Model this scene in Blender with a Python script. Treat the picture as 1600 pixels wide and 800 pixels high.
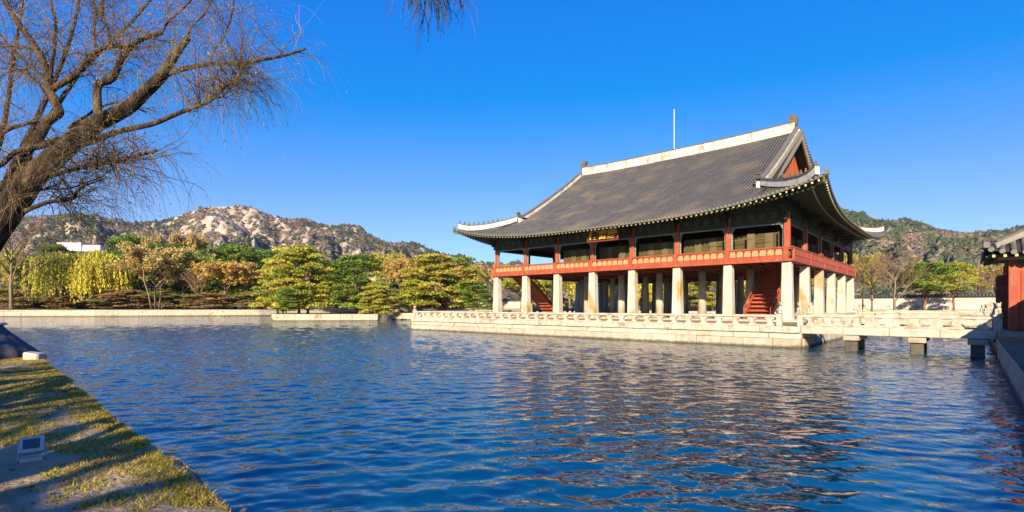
import bpy, math, random
import numpy as np
from mathutils import Vector
random.seed(7); rng = np.random.default_rng(7)
for o in list(bpy.data.objects): bpy.data.objects.remove(o)
scene = bpy.context.scene
COL = scene.collection
R = math.radians
# ------------------------------------------------------------------ camera
CF, CYAW, CX, CY, CH, CY0 = 798.16, 0.7312, 11.694, -48.432, 2.766, 478.7
cam_d = bpy.data.cameras.new('camera'); cam = bpy.data.objects.new('camera', cam_d); COL.objects.link(cam)
cam.location = (CX, CY, CH); cam.rotation_euler = (R(90), 0, CYAW)
cam_d.lens = CF / 1600 * 36; cam_d.sensor_width = 36; cam_d.shift_y = (CY0 - 400) / 1600
cam_d.clip_start = 0.1; cam_d.clip_end = 9000
scene.camera = cam
# ------------------------------------------------------------------ sky and sun
SUN_AZ, SUN_EL = 150.0, 23.0        # azimuth clockwise from north (+Y)
w = bpy.data.worlds.new('World'); scene.world = w; w.use_nodes = True
nt = w.node_tree; nt.nodes.clear()
sky = nt.nodes.new('ShaderNodeTexSky'); sky.sky_type = 'NISHITA'; sky.sun_disc = False
sky.sun_elevation = R(SUN_EL); sky.sun_rotation = R(SUN_AZ); sky.altitude = 300
sky.air_density = 1.0; sky.dust_density = 0.15; sky.ozone_density = 3.0
bg = nt.nodes.new('ShaderNodeBackground'); bg.inputs['Strength'].default_value = 0.10
wo = nt.nodes.new('ShaderNodeOutputWorld')
def wmath(op, a, b):
    n = nt.nodes.new('ShaderNodeMath'); n.operation = op
    for i, q in enumerate((a, b)):
        if isinstance(q, (int, float)): n.inputs[i].default_value = q
        else: nt.links.new(q, n.inputs[i])
    return n.outputs[0]
# the photograph's strong colour grade of the whole sky: one tone curve per channel
hs = nt.nodes.new('ShaderNodeHueSaturation'); hs.inputs['Saturation'].default_value = 1.35
nt.links.new(sky.outputs[0], hs.inputs['Color'])
sep = nt.nodes.new('ShaderNodeSeparateColor'); cmbn = nt.nodes.new('ShaderNodeCombineColor')
nt.links.new(hs.outputs[0], sep.inputs[0]); SK = .1784
for i, (sub, ex, mu) in enumerate(((.055, 1.0, .92), (0, .78, .70), (0, .3, 1.02))):
    v = wmath('MAXIMUM', wmath('SUBTRACT', wmath('MULTIPLY', sep.outputs[i], SK), sub), 0.0)
    if i == 0:      # red: straight toe, soft shoulder
        v = wmath('MULTIPLY', v, 2.0); v = wmath('DIVIDE', v, wmath('ADD', wmath('MULTIPLY', v, 1.25), 1.0))
    v = wmath('MULTIPLY', wmath('POWER', v, ex), mu / (.10 * 2.462))
    nt.links.new(v, cmbn.inputs[i])
nt.links.new(cmbn.outputs[0], bg.inputs[0]); nt.links.new(bg.outputs[0], wo.inputs[0])
sd = bpy.data.lights.new('sun', 'SUN'); sd.energy = 5.0; sd.angle = R(0.5); sd.color = (1.0, 0.83, 0.60)
so = bpy.data.objects.new('sun', sd); COL.objects.link(so)
sv = Vector((math.sin(R(SUN_AZ)) * math.cos(R(SUN_EL)), math.cos(R(SUN_AZ)) * math.cos(R(SUN_EL)), math.sin(R(SUN_EL))))
so.rotation_euler = sv.to_track_quat('Z', 'Y').to_euler(); so.location = (40, -120, 60)
scene.view_settings.view_transform = 'Standard'; scene.view_settings.look = 'None'
scene.view_settings.exposure = 1.3; scene.view_settings.gamma = 1
scene.render.engine = 'CYCLES'

def at(px, py, D):
    """a point in the place at D metres along the view axis"""
    r = (px - 800) / CF; u = (CY0 - py) / CF
    return np.array([CX + D * (-math.sin(CYAW) + r * math.cos(CYAW)), CY + D * (math.cos(CYAW) + r * math.sin(CYAW)), CH + D * u])

# ------------------------------------------------------------------ materials
MATS = {}; ALB = .70
def mat(name, c1, c2=None, scale=3.0, rough=0.8, bump=0.0, bscale=None, detail=4, c3=None, s3=0.6, lo=0.35, hi=0.65, rand=0.0, spec=0.3, stretch=(1, 1, 1), obj=True, translucent=0.0, attr=None, m3=(0.58, 0.7), zstain=None):
    sc_ = lambda c: None if c is None else tuple(q * ALB for q in c)
    c1, c2, c3 = sc_(c1), sc_(c2), sc_(c3)
    m = bpy.data.materials.new(name); m.use_nodes = True; MATS[name] = m
    t = m.node_tree; N = t.nodes; L = t.links; N.clear()
    out = N.new('ShaderNodeOutputMaterial'); b = N.new('ShaderNodeBsdfPrincipled')
    L.new(b.outputs[0], out.inputs[0]); b.inputs['Roughness'].default_value = rough
    b.inputs['Specular IOR Level'].default_value = spec
    tc = N.new('ShaderNodeTexCoord'); mp = N.new('ShaderNodeMapping'); mp.inputs['Scale'].default_value = stretch
    oi = N.new('ShaderNodeObjectInfo')
    if obj:
        ad = N.new('ShaderNodeVectorMath'); ad.operation = 'MULTIPLY_ADD'
        cmb = N.new('ShaderNodeCombineXYZ')
        for k in range(3): L.new(oi.outputs['Random'], cmb.inputs[k])
        L.new(cmb.outputs[0], ad.inputs[0]); ad.inputs[1].default_value = (37, 53, 29); L.new(tc.outputs['Object'], ad.inputs[2])
        L.new(ad.outputs[0], mp.inputs[0])
    else:
        L.new(tc.outputs['Object'], mp.inputs[0])
    col = None
    if attr:
        a = N.new('ShaderNodeAttribute'); a.attribute_name = attr; col = a.outputs['Color']
    elif c2 is None:
        rgb = N.new('ShaderNodeRGB'); rgb.outputs[0].default_value = (*c1, 1); col = rgb.outputs[0]
    else:
        no = N.new('ShaderNodeTexNoise'); no.inputs['Scale'].default_value = scale; no.inputs['Detail'].default_value = detail; no.inputs['Roughness'].default_value = 0.62
        L.new(mp.outputs[0], no.inputs[0])
        cr = N.new('ShaderNodeValToRGB'); cr.color_ramp.elements[0].position = lo; cr.color_ramp.elements[1].position = hi
        cr.color_ramp.elements[0].color = (*c1, 1); cr.color_ramp.elements[1].color = (*c2, 1)
        L.new(no.outputs[0], cr.inputs[0]); col = cr.outputs[0]
    if c3 is not None:
        n3 = N.new('ShaderNodeTexNoise'); n3.inputs['Scale'].default_value = s3; n3.inputs['Detail'].default_value = 5; L.new(mp.outputs[0], n3.inputs[0])
        r3 = N.new('ShaderNodeMapRange'); r3.inputs[1].default_value = m3[0]; r3.inputs[2].default_value = m3[1]; L.new(n3.outputs[0], r3.inputs[0])
        mx = N.new('ShaderNodeMix'); mx.data_type = 'RGBA'; L.new(r3.outputs[0], mx.inputs[0]); L.new(col, mx.inputs[6]); mx.inputs[7].default_value = (*c3, 1); col = mx.outputs[2]
    if zstain:
        sx = N.new('ShaderNodeSeparateXYZ'); L.new(tc.outputs['Object'], sx.inputs[0]); wn = N.new('ShaderNodeTexNoise'); wn.inputs['Scale'].default_value = 3.5; L.new(mp.outputs[0], wn.inputs[0])
        za = N.new('ShaderNodeMath'); za.operation = 'MULTIPLY_ADD'; L.new(wn.outputs[0], za.inputs[0]); za.inputs[1].default_value = -.22; L.new(sx.outputs[2], za.inputs[2])
        zr_ = N.new('ShaderNodeMapRange'); zr_.inputs[1].default_value = zstain + .1; zr_.inputs[2].default_value = zstain - .06; L.new(za.outputs[0], zr_.inputs[0])
        zx = N.new('ShaderNodeMix'); zx.data_type = 'RGBA'; L.new(zr_.outputs[0], zx.inputs[0]); L.new(col, zx.inputs[6]); zx.inputs[7].default_value = (.085, .075, .04, 1); col = zx.outputs[2]
    if rand:
        h = N.new('ShaderNodeHueSaturation'); mr = N.new('ShaderNodeMapRange'); mr.inputs[3].default_value = 1 - rand; mr.inputs[4].default_value = 1 + rand
        L.new(oi.outputs['Random'], mr.inputs[0]); L.new(mr.outputs[0], h.inputs['Value']); L.new(col, h.inputs['Color']); col = h.outputs[0]
    L.new(col, b.inputs['Base Color'])
    if bump:
        nb = N.new('ShaderNodeTexNoise'); nb.inputs['Scale'].default_value = bscale or scale * 4; nb.inputs['Detail'].default_value = 6; L.new(mp.outputs[0], nb.inputs[0])
        bp = N.new('ShaderNodeBump'); bp.inputs['Strength'].default_value = min(1, bump); bp.inputs['Distance'].default_value = 0.05 * max(1, bump)
        L.new(nb.outputs[0], bp.inputs['Height']); L.new(bp.outputs[0], b.inputs['Normal'])
    if translucent:
        tr = N.new('ShaderNodeBsdfTranslucent'); L.new(col, tr.inputs[0]); ms = N.new('ShaderNodeMixShader'); ms.inputs[0].default_value = translucent
        L.new(b.outputs[0], ms.inputs[1]); L.new(tr.outputs[0], ms.inputs[2]); L.new(ms.outputs[0], out.inputs[0])
    return m

mat('granite', (.38, .32, .22), (.56, .49, .37), 2.2, .8, .4, 30, rand=.12, c3=(.42, .34, .22), s3=.7)
mat('granite_pale', (.47, .41, .31), (.66, .6, .48), 2.4, .8, .4, 30, rand=.1, c3=(.36, .26, .14), s3=1.1, m3=(.54, .68))
mat('column_stone', (.5, .45, .36), (.68, .63, .54), 1.2, .8, .35, 25, rand=.06, c3=(.42, .25, .07), s3=.6, m3=(.54, .68), stretch=(1, 1, .6))
mat('granite_base', (.42, .36, .26), (.6, .53, .41), 2.2, .8, .4, 30, rand=.12, c3=(.3, .22, .12), s3=1.1, zstain=.32)
mat('granite_dark', (.07, .065, .05), (.14, .125, .09), 2.2, .6, .4, 20)  # evenly darker granite for the bridge piers
mat('paving', (.34, .24, .12), (.44, .32, .17), 1.5, .9, .3, 20)
mat('red_wood', (.36, .068, .03), (.46, .1, .045), 4, .6, .2, 30, rand=.06, stretch=(1, 1, .3), c3=(.4, .16, .09), s3=2.5)
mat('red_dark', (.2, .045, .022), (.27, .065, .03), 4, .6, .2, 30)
mat('red_gable', (.42, .09, .03), (.5, .13, .045), 3, .7, .2, 20)
mat('tan_paint', (.50, .25, .11), (.60, .36, .18), 6, .6, .2, 30, rand=.06)
mat('dancheong', (.03, .03, .02), (.04, .075, .05), 5, .6, .1, 20, c3=(.16, .06, .03), s3=7, m3=(.6, .64))
mat('dancheong_light', (.08, .2, .17), (.3, .42, .38), 8, .6, .1, 20)
mat('dancheong_mid', (.03, .065, .05), (.07, .12, .09), 9, .6, .1, 20, c3=(.2, .08, .05), s3=9, m3=(.55, .6))
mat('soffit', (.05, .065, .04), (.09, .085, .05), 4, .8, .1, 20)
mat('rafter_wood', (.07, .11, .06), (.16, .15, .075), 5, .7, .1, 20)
mat('rafter_tip', (.5, .46, .3), (.7, .64, .46), 5, .6)
mat('roof_tile', (.075, .075, .08), (.135, .13, .13), 1.3, .75, .5, 14, c3=(.2, .165, .125), s3=.35, obj=False, m3=(.5, .68), detail=8)
mat('roof_bed', (.025, .024, .025), (.045, .043, .042), 2, .85, .3, 14, obj=False)
mat('tile_end', (.16, .15, .13), (.24, .22, .19), 4, .8, .3, 20)
mat('plaster', (.6, .55, .46), (.78, .73, .64), 1.6, .85, .15, 20, c3=(.36, .31, .25), s3=1.4, obj=False, m3=(.54, .7), stretch=(1, 1, .5))
mat('ridge_cap', (.12, .11, .105), (.19, .175, .16), 3, .85, .3, 14)
mat('verge_grey', (.24, .22, .2), (.34, .31, .28), 2.5, .85, .4, 14)
mat('bronze', (.12, .08, .04), (.2, .14, .08), 5, .7, .2, 20)
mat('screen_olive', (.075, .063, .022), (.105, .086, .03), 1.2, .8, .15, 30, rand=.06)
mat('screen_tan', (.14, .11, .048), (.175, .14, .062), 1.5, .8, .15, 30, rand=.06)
mat('interior_wood', (.10, .05, .02), (.15, .08, .035), 3, .8)
mat('sign_black', (.018, .015, .013), None, rough=.5)
mat('gold', (.75, .42, .06), None, rough=.45)
mat('metal_white', (.75, .75, .73), None, rough=.4)
mat('bark', (.03, .019, .011), (.15, .10, .055), 3.2, .95, 1.6, 16, stretch=(2.2, 2.2, .7), detail=8, obj=False, lo=.4, hi=.62, c3=(.2, .16, .06), s3=1.6)
mat('bark_pale', (.22, .15, .09), (.34, .25, .16), 3, .9, .4, 12)
mat('bark_dark', (.05, .035, .025), (.11, .075, .05), 3, .9, .4, 12)
mat('bark_pine', (.2, .1, .045), (.33, .18, .085), 3, .9, .4, 12)
mat('twig', (0, 0, 0), attr='Col', rough=.75)
mat('leaf', (0, 0, 0), attr='Col', rough=.65, translucent=.42, spec=.2)
mat('dirt', (.40, .29, .165), (.58, .44, .27), 1.1, .95, .8, 22, obj=False, c3=(.2, .15, .075), s3=.5, m3=(.5, .66))
mat('far_ground', (.16, .12, .06), (.26, .2, .11), .12, .95, .3, 2, obj=False, c3=(.12, .12, .03), s3=.05)
mat('cloth_grey', (.07, .07, .085), (.11, .11, .125), 4, .8, .3, 12)
mat('metal_grey', (.5, .53, .56), (.62, .65, .68), 5, .45, .1, 30)
mat('lamp_glass', (.07, .08, .09), None, rough=.1, spec=.6)
mat('wall_plaster', (.6, .52, .42), (.74, .66, .56), .5, .9, .2, 9, c3=(.42, .33, .25), s3=.35, obj=False)
mat('building_white', (.7, .68, .64), (.8, .78, .74), 1, .8)
mat('moss_stone', (.05, .12, .06), (.1, .2, .1), 3, .6, .3, 20)
mat('hill', (0, 0, 0), attr='Col', rough=.95, bump=160, bscale=.07, spec=.1, obj=False)

def water_mat():
    m = bpy.data.materials.new('pond_water'); m.use_nodes = True; MATS['water'] = m
    t = m.node_tree; N = t.nodes; L = t.links
    b = N['Principled BSDF']; b.inputs['Base Color'].default_value = (.0, .034, .066, 1)
    b.inputs['Roughness'].default_value = .03; b.inputs['IOR'].default_value = 2.2; b.inputs['Specular IOR Level'].default_value = .5
    tc = N.new('ShaderNodeTexCoord')
    def noise(sc, rot, st, det):
        mp = N.new('ShaderNodeMapping'); mp.inputs['Rotation'].default_value = (0, 0, R(rot)); mp.inputs['Scale'].default_value = st
        L.new(tc.outputs['Object'], mp.inputs[0])
        n = N.new('ShaderNodeTexNoise'); n.inputs['Scale'].default_value = sc; n.inputs['Detail'].default_value = det; n.inputs['Roughness'].default_value = .5
        L.new(mp.outputs[0], n.inputs[0]); return n.outputs[0]
    a = noise(2.2, -42, (.6, 1, 1), 2.0); c = noise(6.5, -30, (.7, 1, 1), 2.0); d = noise(.22, 10, (1, 1, 1), 1.0)
    s1 = N.new('ShaderNodeMath'); s1.operation = 'MULTIPLY_ADD'; L.new(c, s1.inputs[0]); s1.inputs[1].default_value = .38; L.new(a, s1.inputs[2])
    s2 = N.new('ShaderNodeMath'); s2.operation = 'MULTIPLY_ADD'; L.new(d, s2.inputs[0]); s2.inputs[1].default_value = .8; L.new(s1.outputs[0], s2.inputs[2])
    bp = N.new('ShaderNodeBump'); bp.inputs['Strength'].default_value = 1.0; fa = N.new('ShaderNodeAttribute'); fa.attribute_name = 'Col'; fm = N.new('ShaderNodeMath'); fm.operation = 'MULTIPLY_ADD'; L.new(fa.outputs['Fac'], fm.inputs[0]); fm.inputs[1].default_value = .13; fm.inputs[2].default_value = .02; L.new(fm.outputs[0], bp.inputs['Distance'])
    L.new(s2.outputs[0], bp.inputs['Height']); L.new(bp.outputs[0], b.inputs['Normal'])
water_mat()

# ------------------------------------------------------------------ helpers
WL = {}
def link(o, parent, loc):
    COL.objects.link(o); loc = Vector(loc)
    if parent is not None:
        o.parent = parent; o.location = loc - WL[parent.name]
    else: o.location = loc
    WL[o.name] = loc
    return o
def empty(name, label, cat, loc, group=None):
    o = bpy.data.objects.new(name, None); o.empty_display_size = .3; link(o, None, loc)
    return tag(o, label, cat, group)
def tag(o, label=None, cat=None, group=None, kind=None):
    if label: o['label'] = label
    if cat: o['category'] = cat
    if group: o['group'] = group
    if kind: o['kind'] = kind
    return o
def add(name, mesh, parent=None, loc=(0, 0, 0), rz=0.0, scale=None):
    o = bpy.data.objects.new(name, mesh); link(o, parent, loc); o.rotation_euler.z = rz
    if scale: o.scale = scale
    return o

class MB:
    def __init__(s): s.v = []; s.f = []; s.m = []; s.mi = 0
    def face(s, pts):
        n = len(s.v); s.v += [tuple(p) for p in pts]; s.f.append(tuple(range(n, n + len(pts)))); s.m.append(s.mi)
    def hexa(s, p):  # 8 points: bottom 4 ccw, top 4 ccw
        n = len(s.v); s.v += [tuple(q) for q in p]
        for q in ((3, 2, 1, 0), (4, 5, 6, 7), (0, 1, 5, 4), (1, 2, 6, 5), (2, 3, 7, 6), (3, 0, 4, 7)):
            s.f.append(tuple(n + i for i in q)); s.m.append(s.mi)
    def box(s, x0, x1, y0, y1, z0, z1, tx=0, ty=0):
        s.hexa([(x0, y0, z0), (x1, y0, z0), (x1, y1, z0), (x0, y1, z0), (x0 + tx, y0 + ty, z1), (x1 - tx, y0 + ty, z1), (x1 - tx, y1 - ty, z1), (x0 + tx, y1 - ty, z1)])
    def bbox(s, x0, x1, y0, y1, z0, z1, b=.02):  # box with chamfered edges (top and bottom + verticals)
        ring = lambda z, e: [(x0 + b + e, y0 + e, z), (x1 - b - e, y0 + e, z), (x1 - e, y0 + b + e, z), (x1 - e, y1 - b - e, z), (x1 - b - e, y1 - e, z), (x0 + b + e, y1 - e, z), (x0 + e, y1 - b - e, z), (x0 + e, y0 + b + e, z)]
        s.loft([ring(z0, b * .7), ring(z0 + b, 0), ring(z1 - b, 0), ring(z1, b * .7)])
    def beam(s, a, b, w, h, up=(0, 0, 1)):
        a = Vector(a); b = Vector(b); d = (b - a).normalized(); sd = d.cross(Vector(up)).normalized(); u = sd.cross(d).normalized()
        q = lambda p, i, j: p + sd * (w / 2 * i) + u * (h / 2 * j)
        s.hexa([q(a, -1, -1), q(a, 1, -1), q(b, 1, -1), q(b, -1, -1), q(a, -1, 1), q(a, 1, 1), q(b, 1, 1), q(b, -1, 1)])
    def loft(s, rings, caps=True, closed=True):
        n = len(s.v); k = len(rings[0])
        for r in rings: s.v += [tuple(p) for p in r]
        for i in range(len(rings) - 1):
            for j in range(k if closed else k - 1):
                a = n + i * k + j; b = n + i * k + (j + 1) % k
                s.f.append((a, b, b + k, a + k)); s.m.append(s.mi)
        if caps:
            s.f.append(tuple(n + j for j in reversed(range(k)))); s.m.append(s.mi)
            s.f.append(tuple(n + (len(rings) - 1) * k + j for j in range(k))); s.m.append(s.mi)
    def lathe(s, prof, cx=0, cy=0, k=12, a0=0.0):
        s.loft([[(cx + r * math.cos(a0 + 2 * math.pi * j / k), cy + r * math.sin(a0 + 2 * math.pi * j / k), z) for j in range(k)] for r, z in prof])
    def tube(s, pts, rad, k=6):
        pts = [Vector(p) for p in pts]; rings = []
        for i, p in enumerate(pts):
            d = (pts[min(i + 1, len(pts) - 1)] - pts[max(i - 1, 0)]).normalized()
            ref = Vector((0, 0, 1)) if abs(d.z) < .9 else Vector((1, 0, 0))
            x = d.cross(ref).normalized(); y = x.cross(d)
            r = rad[i] if hasattr(rad, '__len__') else rad
            rings.append([p + (x * math.cos(2 * math.pi * j / k) - y * math.sin(2 * math.pi * j / k)) * -r for j in range(k)])
        s.loft(rings)
    def mesh(s, name, mats, smooth=False):
        me = bpy.data.meshes.new(name); me.from_pydata(s.v, [], s.f); me.update()
        if not isinstance(mats, (list, tuple)): mats = [mats]
        for m in mats: me.materials.append(MATS[m])
        if len(mats) > 1: me.polygons.foreach_set('material_index', s.m)
        if smooth: me.polygons.foreach_set('use_smooth', [True] * len(s.f))
        return me
def fixnormals(me):
    import bmesh
    b = bmesh.new(); b.from_mesh(me); bmesh.ops.recalc_face_normals(b, faces=b.faces); b.to_mesh(me); b.free(); return me
def part(name, mb, m, parent, loc=None, smooth=False, kind=None, local=False):
    """mesh given in world coordinates -> object whose origin is at loc (default: the parent's origin)"""
    L = Vector(loc if loc is not None else (WL[parent.name] if parent is not None else (0, 0, 0)))
    if not local: mb.v = [(p[0] - L.x, p[1] - L.y, p[2] - L.z) for p in mb.v]
    o = add(name, mb.mesh(name, m, smooth), parent, L)
    if kind: o['kind'] = kind
    return o

def np_mesh(name, V, F, m, col=None, smooth=False, k=4):
    me = bpy.data.meshes.new(name); V = np.ascontiguousarray(V, dtype=np.float32); F = np.ascontiguousarray(F, dtype=np.int32)
    me.vertices.add(len(V)); me.vertices.foreach_set('co', V.ravel())
    me.loops.add(F.size); me.loops.foreach_set('vertex_index', F.ravel())
    me.polygons.add(len(F)); me.polygons.foreach_set('loop_start', np.arange(0, F.size, k, dtype=np.int32))
    try: me.polygons.foreach_set('loop_total', np.full(len(F), k, dtype=np.int32))
    except Exception: pass
    if col is not None:
        a = me.color_attributes.new('Col', 'FLOAT_COLOR', 'POINT'); c = np.ones((len(V), 4), np.float32); c[:, :3] = np.asarray(col) * (1.38 if m == 'leaf' and name == 'crown' else 1.2 if name == 'grass' else .8); a.data.foreach_set('color', c.ravel())
    if smooth: me.polygons.foreach_set('use_smooth', np.ones(len(F), bool))
    me.materials.append(MATS[m]); me.update(calc_edges=True); me.validate(); return me

def leaf_quads(P, size, asp=.6, flat=0.0, down=False):
    n = len(P); a = rng.normal(size=(n, 3)); 
    if down: a = np.array([0, 0, -1.0]) + a * .28
    elif flat: a[:, 2] *= (1 - flat)
    a /= np.linalg.norm(a, axis=1)[:, None] + 1e-9
    b = np.cross(a, rng.normal(size=(n, 3))); b /= np.linalg.norm(b, axis=1)[:, None] + 1e-9
    s = (np.asarray(size) * np.ones(n))[:, None]
    a = a * s * .5; b = b * s * .5 * asp
    V = np.stack([P - a, P + b * 1.0 - a * .1, P + a, P - b - a * .1], 1).reshape(-1, 3)
    return V, np.arange(4 * n).reshape(-1, 4)
def cols(n, base, var=.25, hue=.12):
    base = np.asarray(base, float); c = base[rng.integers(0, len(base), n)] if base.ndim == 2 else np.tile(base, (n, 1))
    c = c * (1 + rng.normal(size=(n, 1)) * var).clip(.35, 1.9) * (1 + rng.normal(size=(n, 3)) * hue).clip(.6, 1.5)
    return c.clip(.004, .9)

def tubes_np(paths, k=4):
    """paths: list of (pts Mx3, radii M, colour); returns V, F, C"""
    Vs, Fs, Cs = [], [], []; n0 = 0; ang = np.arange(k) * 2 * np.pi / k
    for pts, rad, c in paths:
        pts = np.asarray(pts, float); M = len(pts); d = np.gradient(pts, axis=0); d /= np.linalg.norm(d, axis=1)[:, None] + 1e-9
        ref = np.where(np.abs(d[:, 2:3]) < .9, [[0, 0, 1.]], [[1., 0, 0]])
        x = np.cross(d, ref); x /= np.linalg.norm(x, axis=1)[:, None] + 1e-9; y = np.cross(x, d)
        ring = pts[:, None] + np.asarray(rad)[:, None, None] * (x[:, None] * np.cos(ang)[None, :, None] + y[:, None] * -np.sin(ang)[None, :, None])
        Vs.append(ring.reshape(-1, 3)); i = np.arange(M - 1)[:, None] * k; j = np.arange(k)[None]; jj = (j + 1) % k
        Fs.append((np.stack([i + jj, i + j, i + j + k, i + jj + k], -1) + n0).reshape(-1, 4)[:, ::-1]); n0 += M * k
        Cs.append(np.tile(np.asarray(c, float), (M * k, 1)))
    return np.concatenate(Vs), np.concatenate(Fs), np.concatenate(Cs)

def vnoise(x, y, seed=0):
    r = np.random.default_rng(seed).random((256, 256)); xi = np.floor(x).astype(int); yi = np.floor(y).astype(int); fx = x - xi; fy = y - yi
    fx = fx * fx * (3 - 2 * fx); fy = fy * fy * (3 - 2 * fy); g = lambda a, b: r[a % 256, b % 256]
    return (g(xi, yi) * (1 - fx) + g(xi + 1, yi) * fx) * (1 - fy) + (g(xi, yi + 1) * (1 - fx) + g(xi + 1, yi + 1) * fx) * fy
def fbm(x, y, seed=0, o=5, g=.5):
    s = 0; a = 1; t = 0
    for i in range(o): s = s + a * vnoise(x * 2 ** i, y * 2 ** i, seed + i); t += a; a *= g
    return s / t

# ------------------------------------------------------------------ ground, water, banks
POND = [(-195, -46.6), (12.7, -47.0), (12.7, 73), (-143, 73), (-147, 15), (-170, -20)]
SLOPE = .085; SZ = 1.12; WZ = 1.7
def bank_edge(x): return -46.9 + (8 - np.clip(x, -26, 12)) * .0303
def build_ground():
    mb = MB(); zp = [1.12, 1.12, 1.3, WZ, WZ, WZ]
    far = [(-6000, -5000), (6000, -5000), (6000, 6000), (-6000, 6000), (-6000, 1500), (-6000, -1500)]
    mid = [(-260, -130), (90, -130), (90, 150), (-230, 150), (-240, 40), (-250, -40)]
    n = len(POND)
    for i in range(n):
        j = (i + 1) % n; z = 1.12
        mb.face([(*POND[i], zp[i]), (*mid[i], 2.0 if i in (2, 3, 4, 5, 0) else 1.2), (*mid[j], 2.0 if j in (2, 3, 4, 5, 0) else 1.2), (*POND[j], zp[j])])
        mb.face([(*mid[i], 2.0 if i in (2, 3, 4, 5, 0) else 1.2), (*far[i], 2.0), (*far[j], 2.0), (*mid[j], 2.0 if j in (2, 3, 4, 5, 0) else 1.2)])
    o = part('ground', mb, 'far_ground', None); fixnormals(o.data); o['kind'] = 'structure'
    # pond surface: rippled sheet, finer towards the near bank
    nr = 1000; d = 2.0 * (215 / 2.0) ** (np.arange(nr) / (nr - 1)); a = CYAW + np.radians(np.concatenate([np.linspace(66, 51, 16)[:-1], np.linspace(51, -51, 520), np.linspace(-51, -66, 16)[1:]])); na = len(a)
    Dg, Ag = np.meshgrid(d, a, indexing='ij'); X = CX - np.sin(Ag) * Dg; Y = CY + np.cos(Ag) * Dg; Z = np.zeros_like(X)
    gap = Dg * .0047; wr = np.random.default_rng(4)
    alive = np.zeros_like(X); warp = [3.0 * fbm(X * .13, Y * .13, 80 + q, 2) for q in range(5)]
    gust = .7 + .5 * fbm(X * .06 + 40, Y * .06 + 40, 71, 3)
    for k in range(64):
        lam = .22 * (1.2 / .22) ** wr.random(); th = CYAW + R(8) + wr.normal() * R(30); kk = 2 * np.pi / lam
        amp = SLOPE / 64 ** .5 / kk * 1.414
        fade = np.clip((lam / gap - 2.2) / 2.5, 0, 1)
        alive += fade ** 2 / 64
        Z += fade * amp * np.sin(kk * (-np.sin(th) * X + np.cos(th) * Y) + wr.random() * 6.283 + warp[k % 5])
    Z *= gust * np.clip(1 / np.sqrt(np.maximum(alive, .02)), 1, 2.6)
    V = np.stack([X, Y, Z], -1).reshape(-1, 3); i = (np.arange(nr - 1)[:, None] * na + np.arange(na - 1)[None]).ravel()
    o = add('pond_water', np_mesh('pond_water', V, np.stack([i, i + 1, i + na + 1, i + na], 1)[:, ::-1], 'water', (1 - np.clip(alive, 0, 1)).reshape(-1, 1) * np.ones((1, 3)) / .8, smooth=True)); o['kind'] = 'structure'
    # south bank strip near the camera, uneven trodden earth
    xs = np.arange(-60, 16.01, .25); ys = np.concatenate([np.arange(-75, -58, 1.0), np.arange(-58, -45.2, .2)])
    X, Y = np.meshgrid(xs, ys); Z = SZ + .03 + (fbm(X * .35, Y * .35, 5) - .5) * .22 + (fbm(X * 1.6, Y * 1.6, 9) - .5) * .07
    edge = bank_edge(X) + (fbm(X * .9, X * 0 + 3, 21) - .5) * .4
    Y2 = np.minimum(Y, edge); Z = Z - .06 * np.clip((Y - edge + .25) / .25, 0, 1)
    V = np.stack([X, Y2, Z], -1).reshape(-1, 3); ny, nx = X.shape
    i = (np.arange(ny - 1)[:, None] * nx + np.arange(nx - 1)[None]).ravel()
    F = np.stack([i, i + 1, i + nx + 1, i + nx], 1)
    o = add('earth_path', np_mesh('earth_path', V, F, 'dirt', smooth=True)); o['kind'] = 'structure'
    return
build_ground()

def bank_z(x, y):
    x = np.asarray(x, float); y = np.asarray(y, float)
    return SZ + .03 + (fbm(x * .35, y * .35, 5) - .5) * .22 + (fbm(x * 1.6, y * 1.6, 9) - .5) * .07

def course(parent, name, a, b, z0, z1, ln, depth, m, var=.35, out=0.0, gap=.024, jitter=.02, seed=1):
    """a row of separate blocks from a to b (outer face line), depth inwards (to the left of a->b)"""
    rr = random.Random(seed); a = Vector((*a, 0)); b = Vector((*b, 0)); d = (b - a); T = d.length; d.normalize(); nrm = Vector((-d.y, d.x, 0)); t = 0
    ang = math.atan2(d.y, d.x)
    while t < T - .05:
        l = ln * (1 + rr.uniform(-var, var)); l = T - t if T - t - l < ln * .5 else l
        mb = MB(); j = rr.uniform(-jitter, jitter) * .5 - out
        mb.bbox(gap / 2, l - gap / 2, j, depth, z0 + gap * .4, z1 - gap * .4 + rr.uniform(-.006, .006), .018)
        mb.v = [(x + 0, y, z - z0) for x, y, z in mb.v]
        p = a + d * t
        o = add(name, mb.mesh(name, m), parent, (p.x, p.y, z0), ang); t += l

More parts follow.
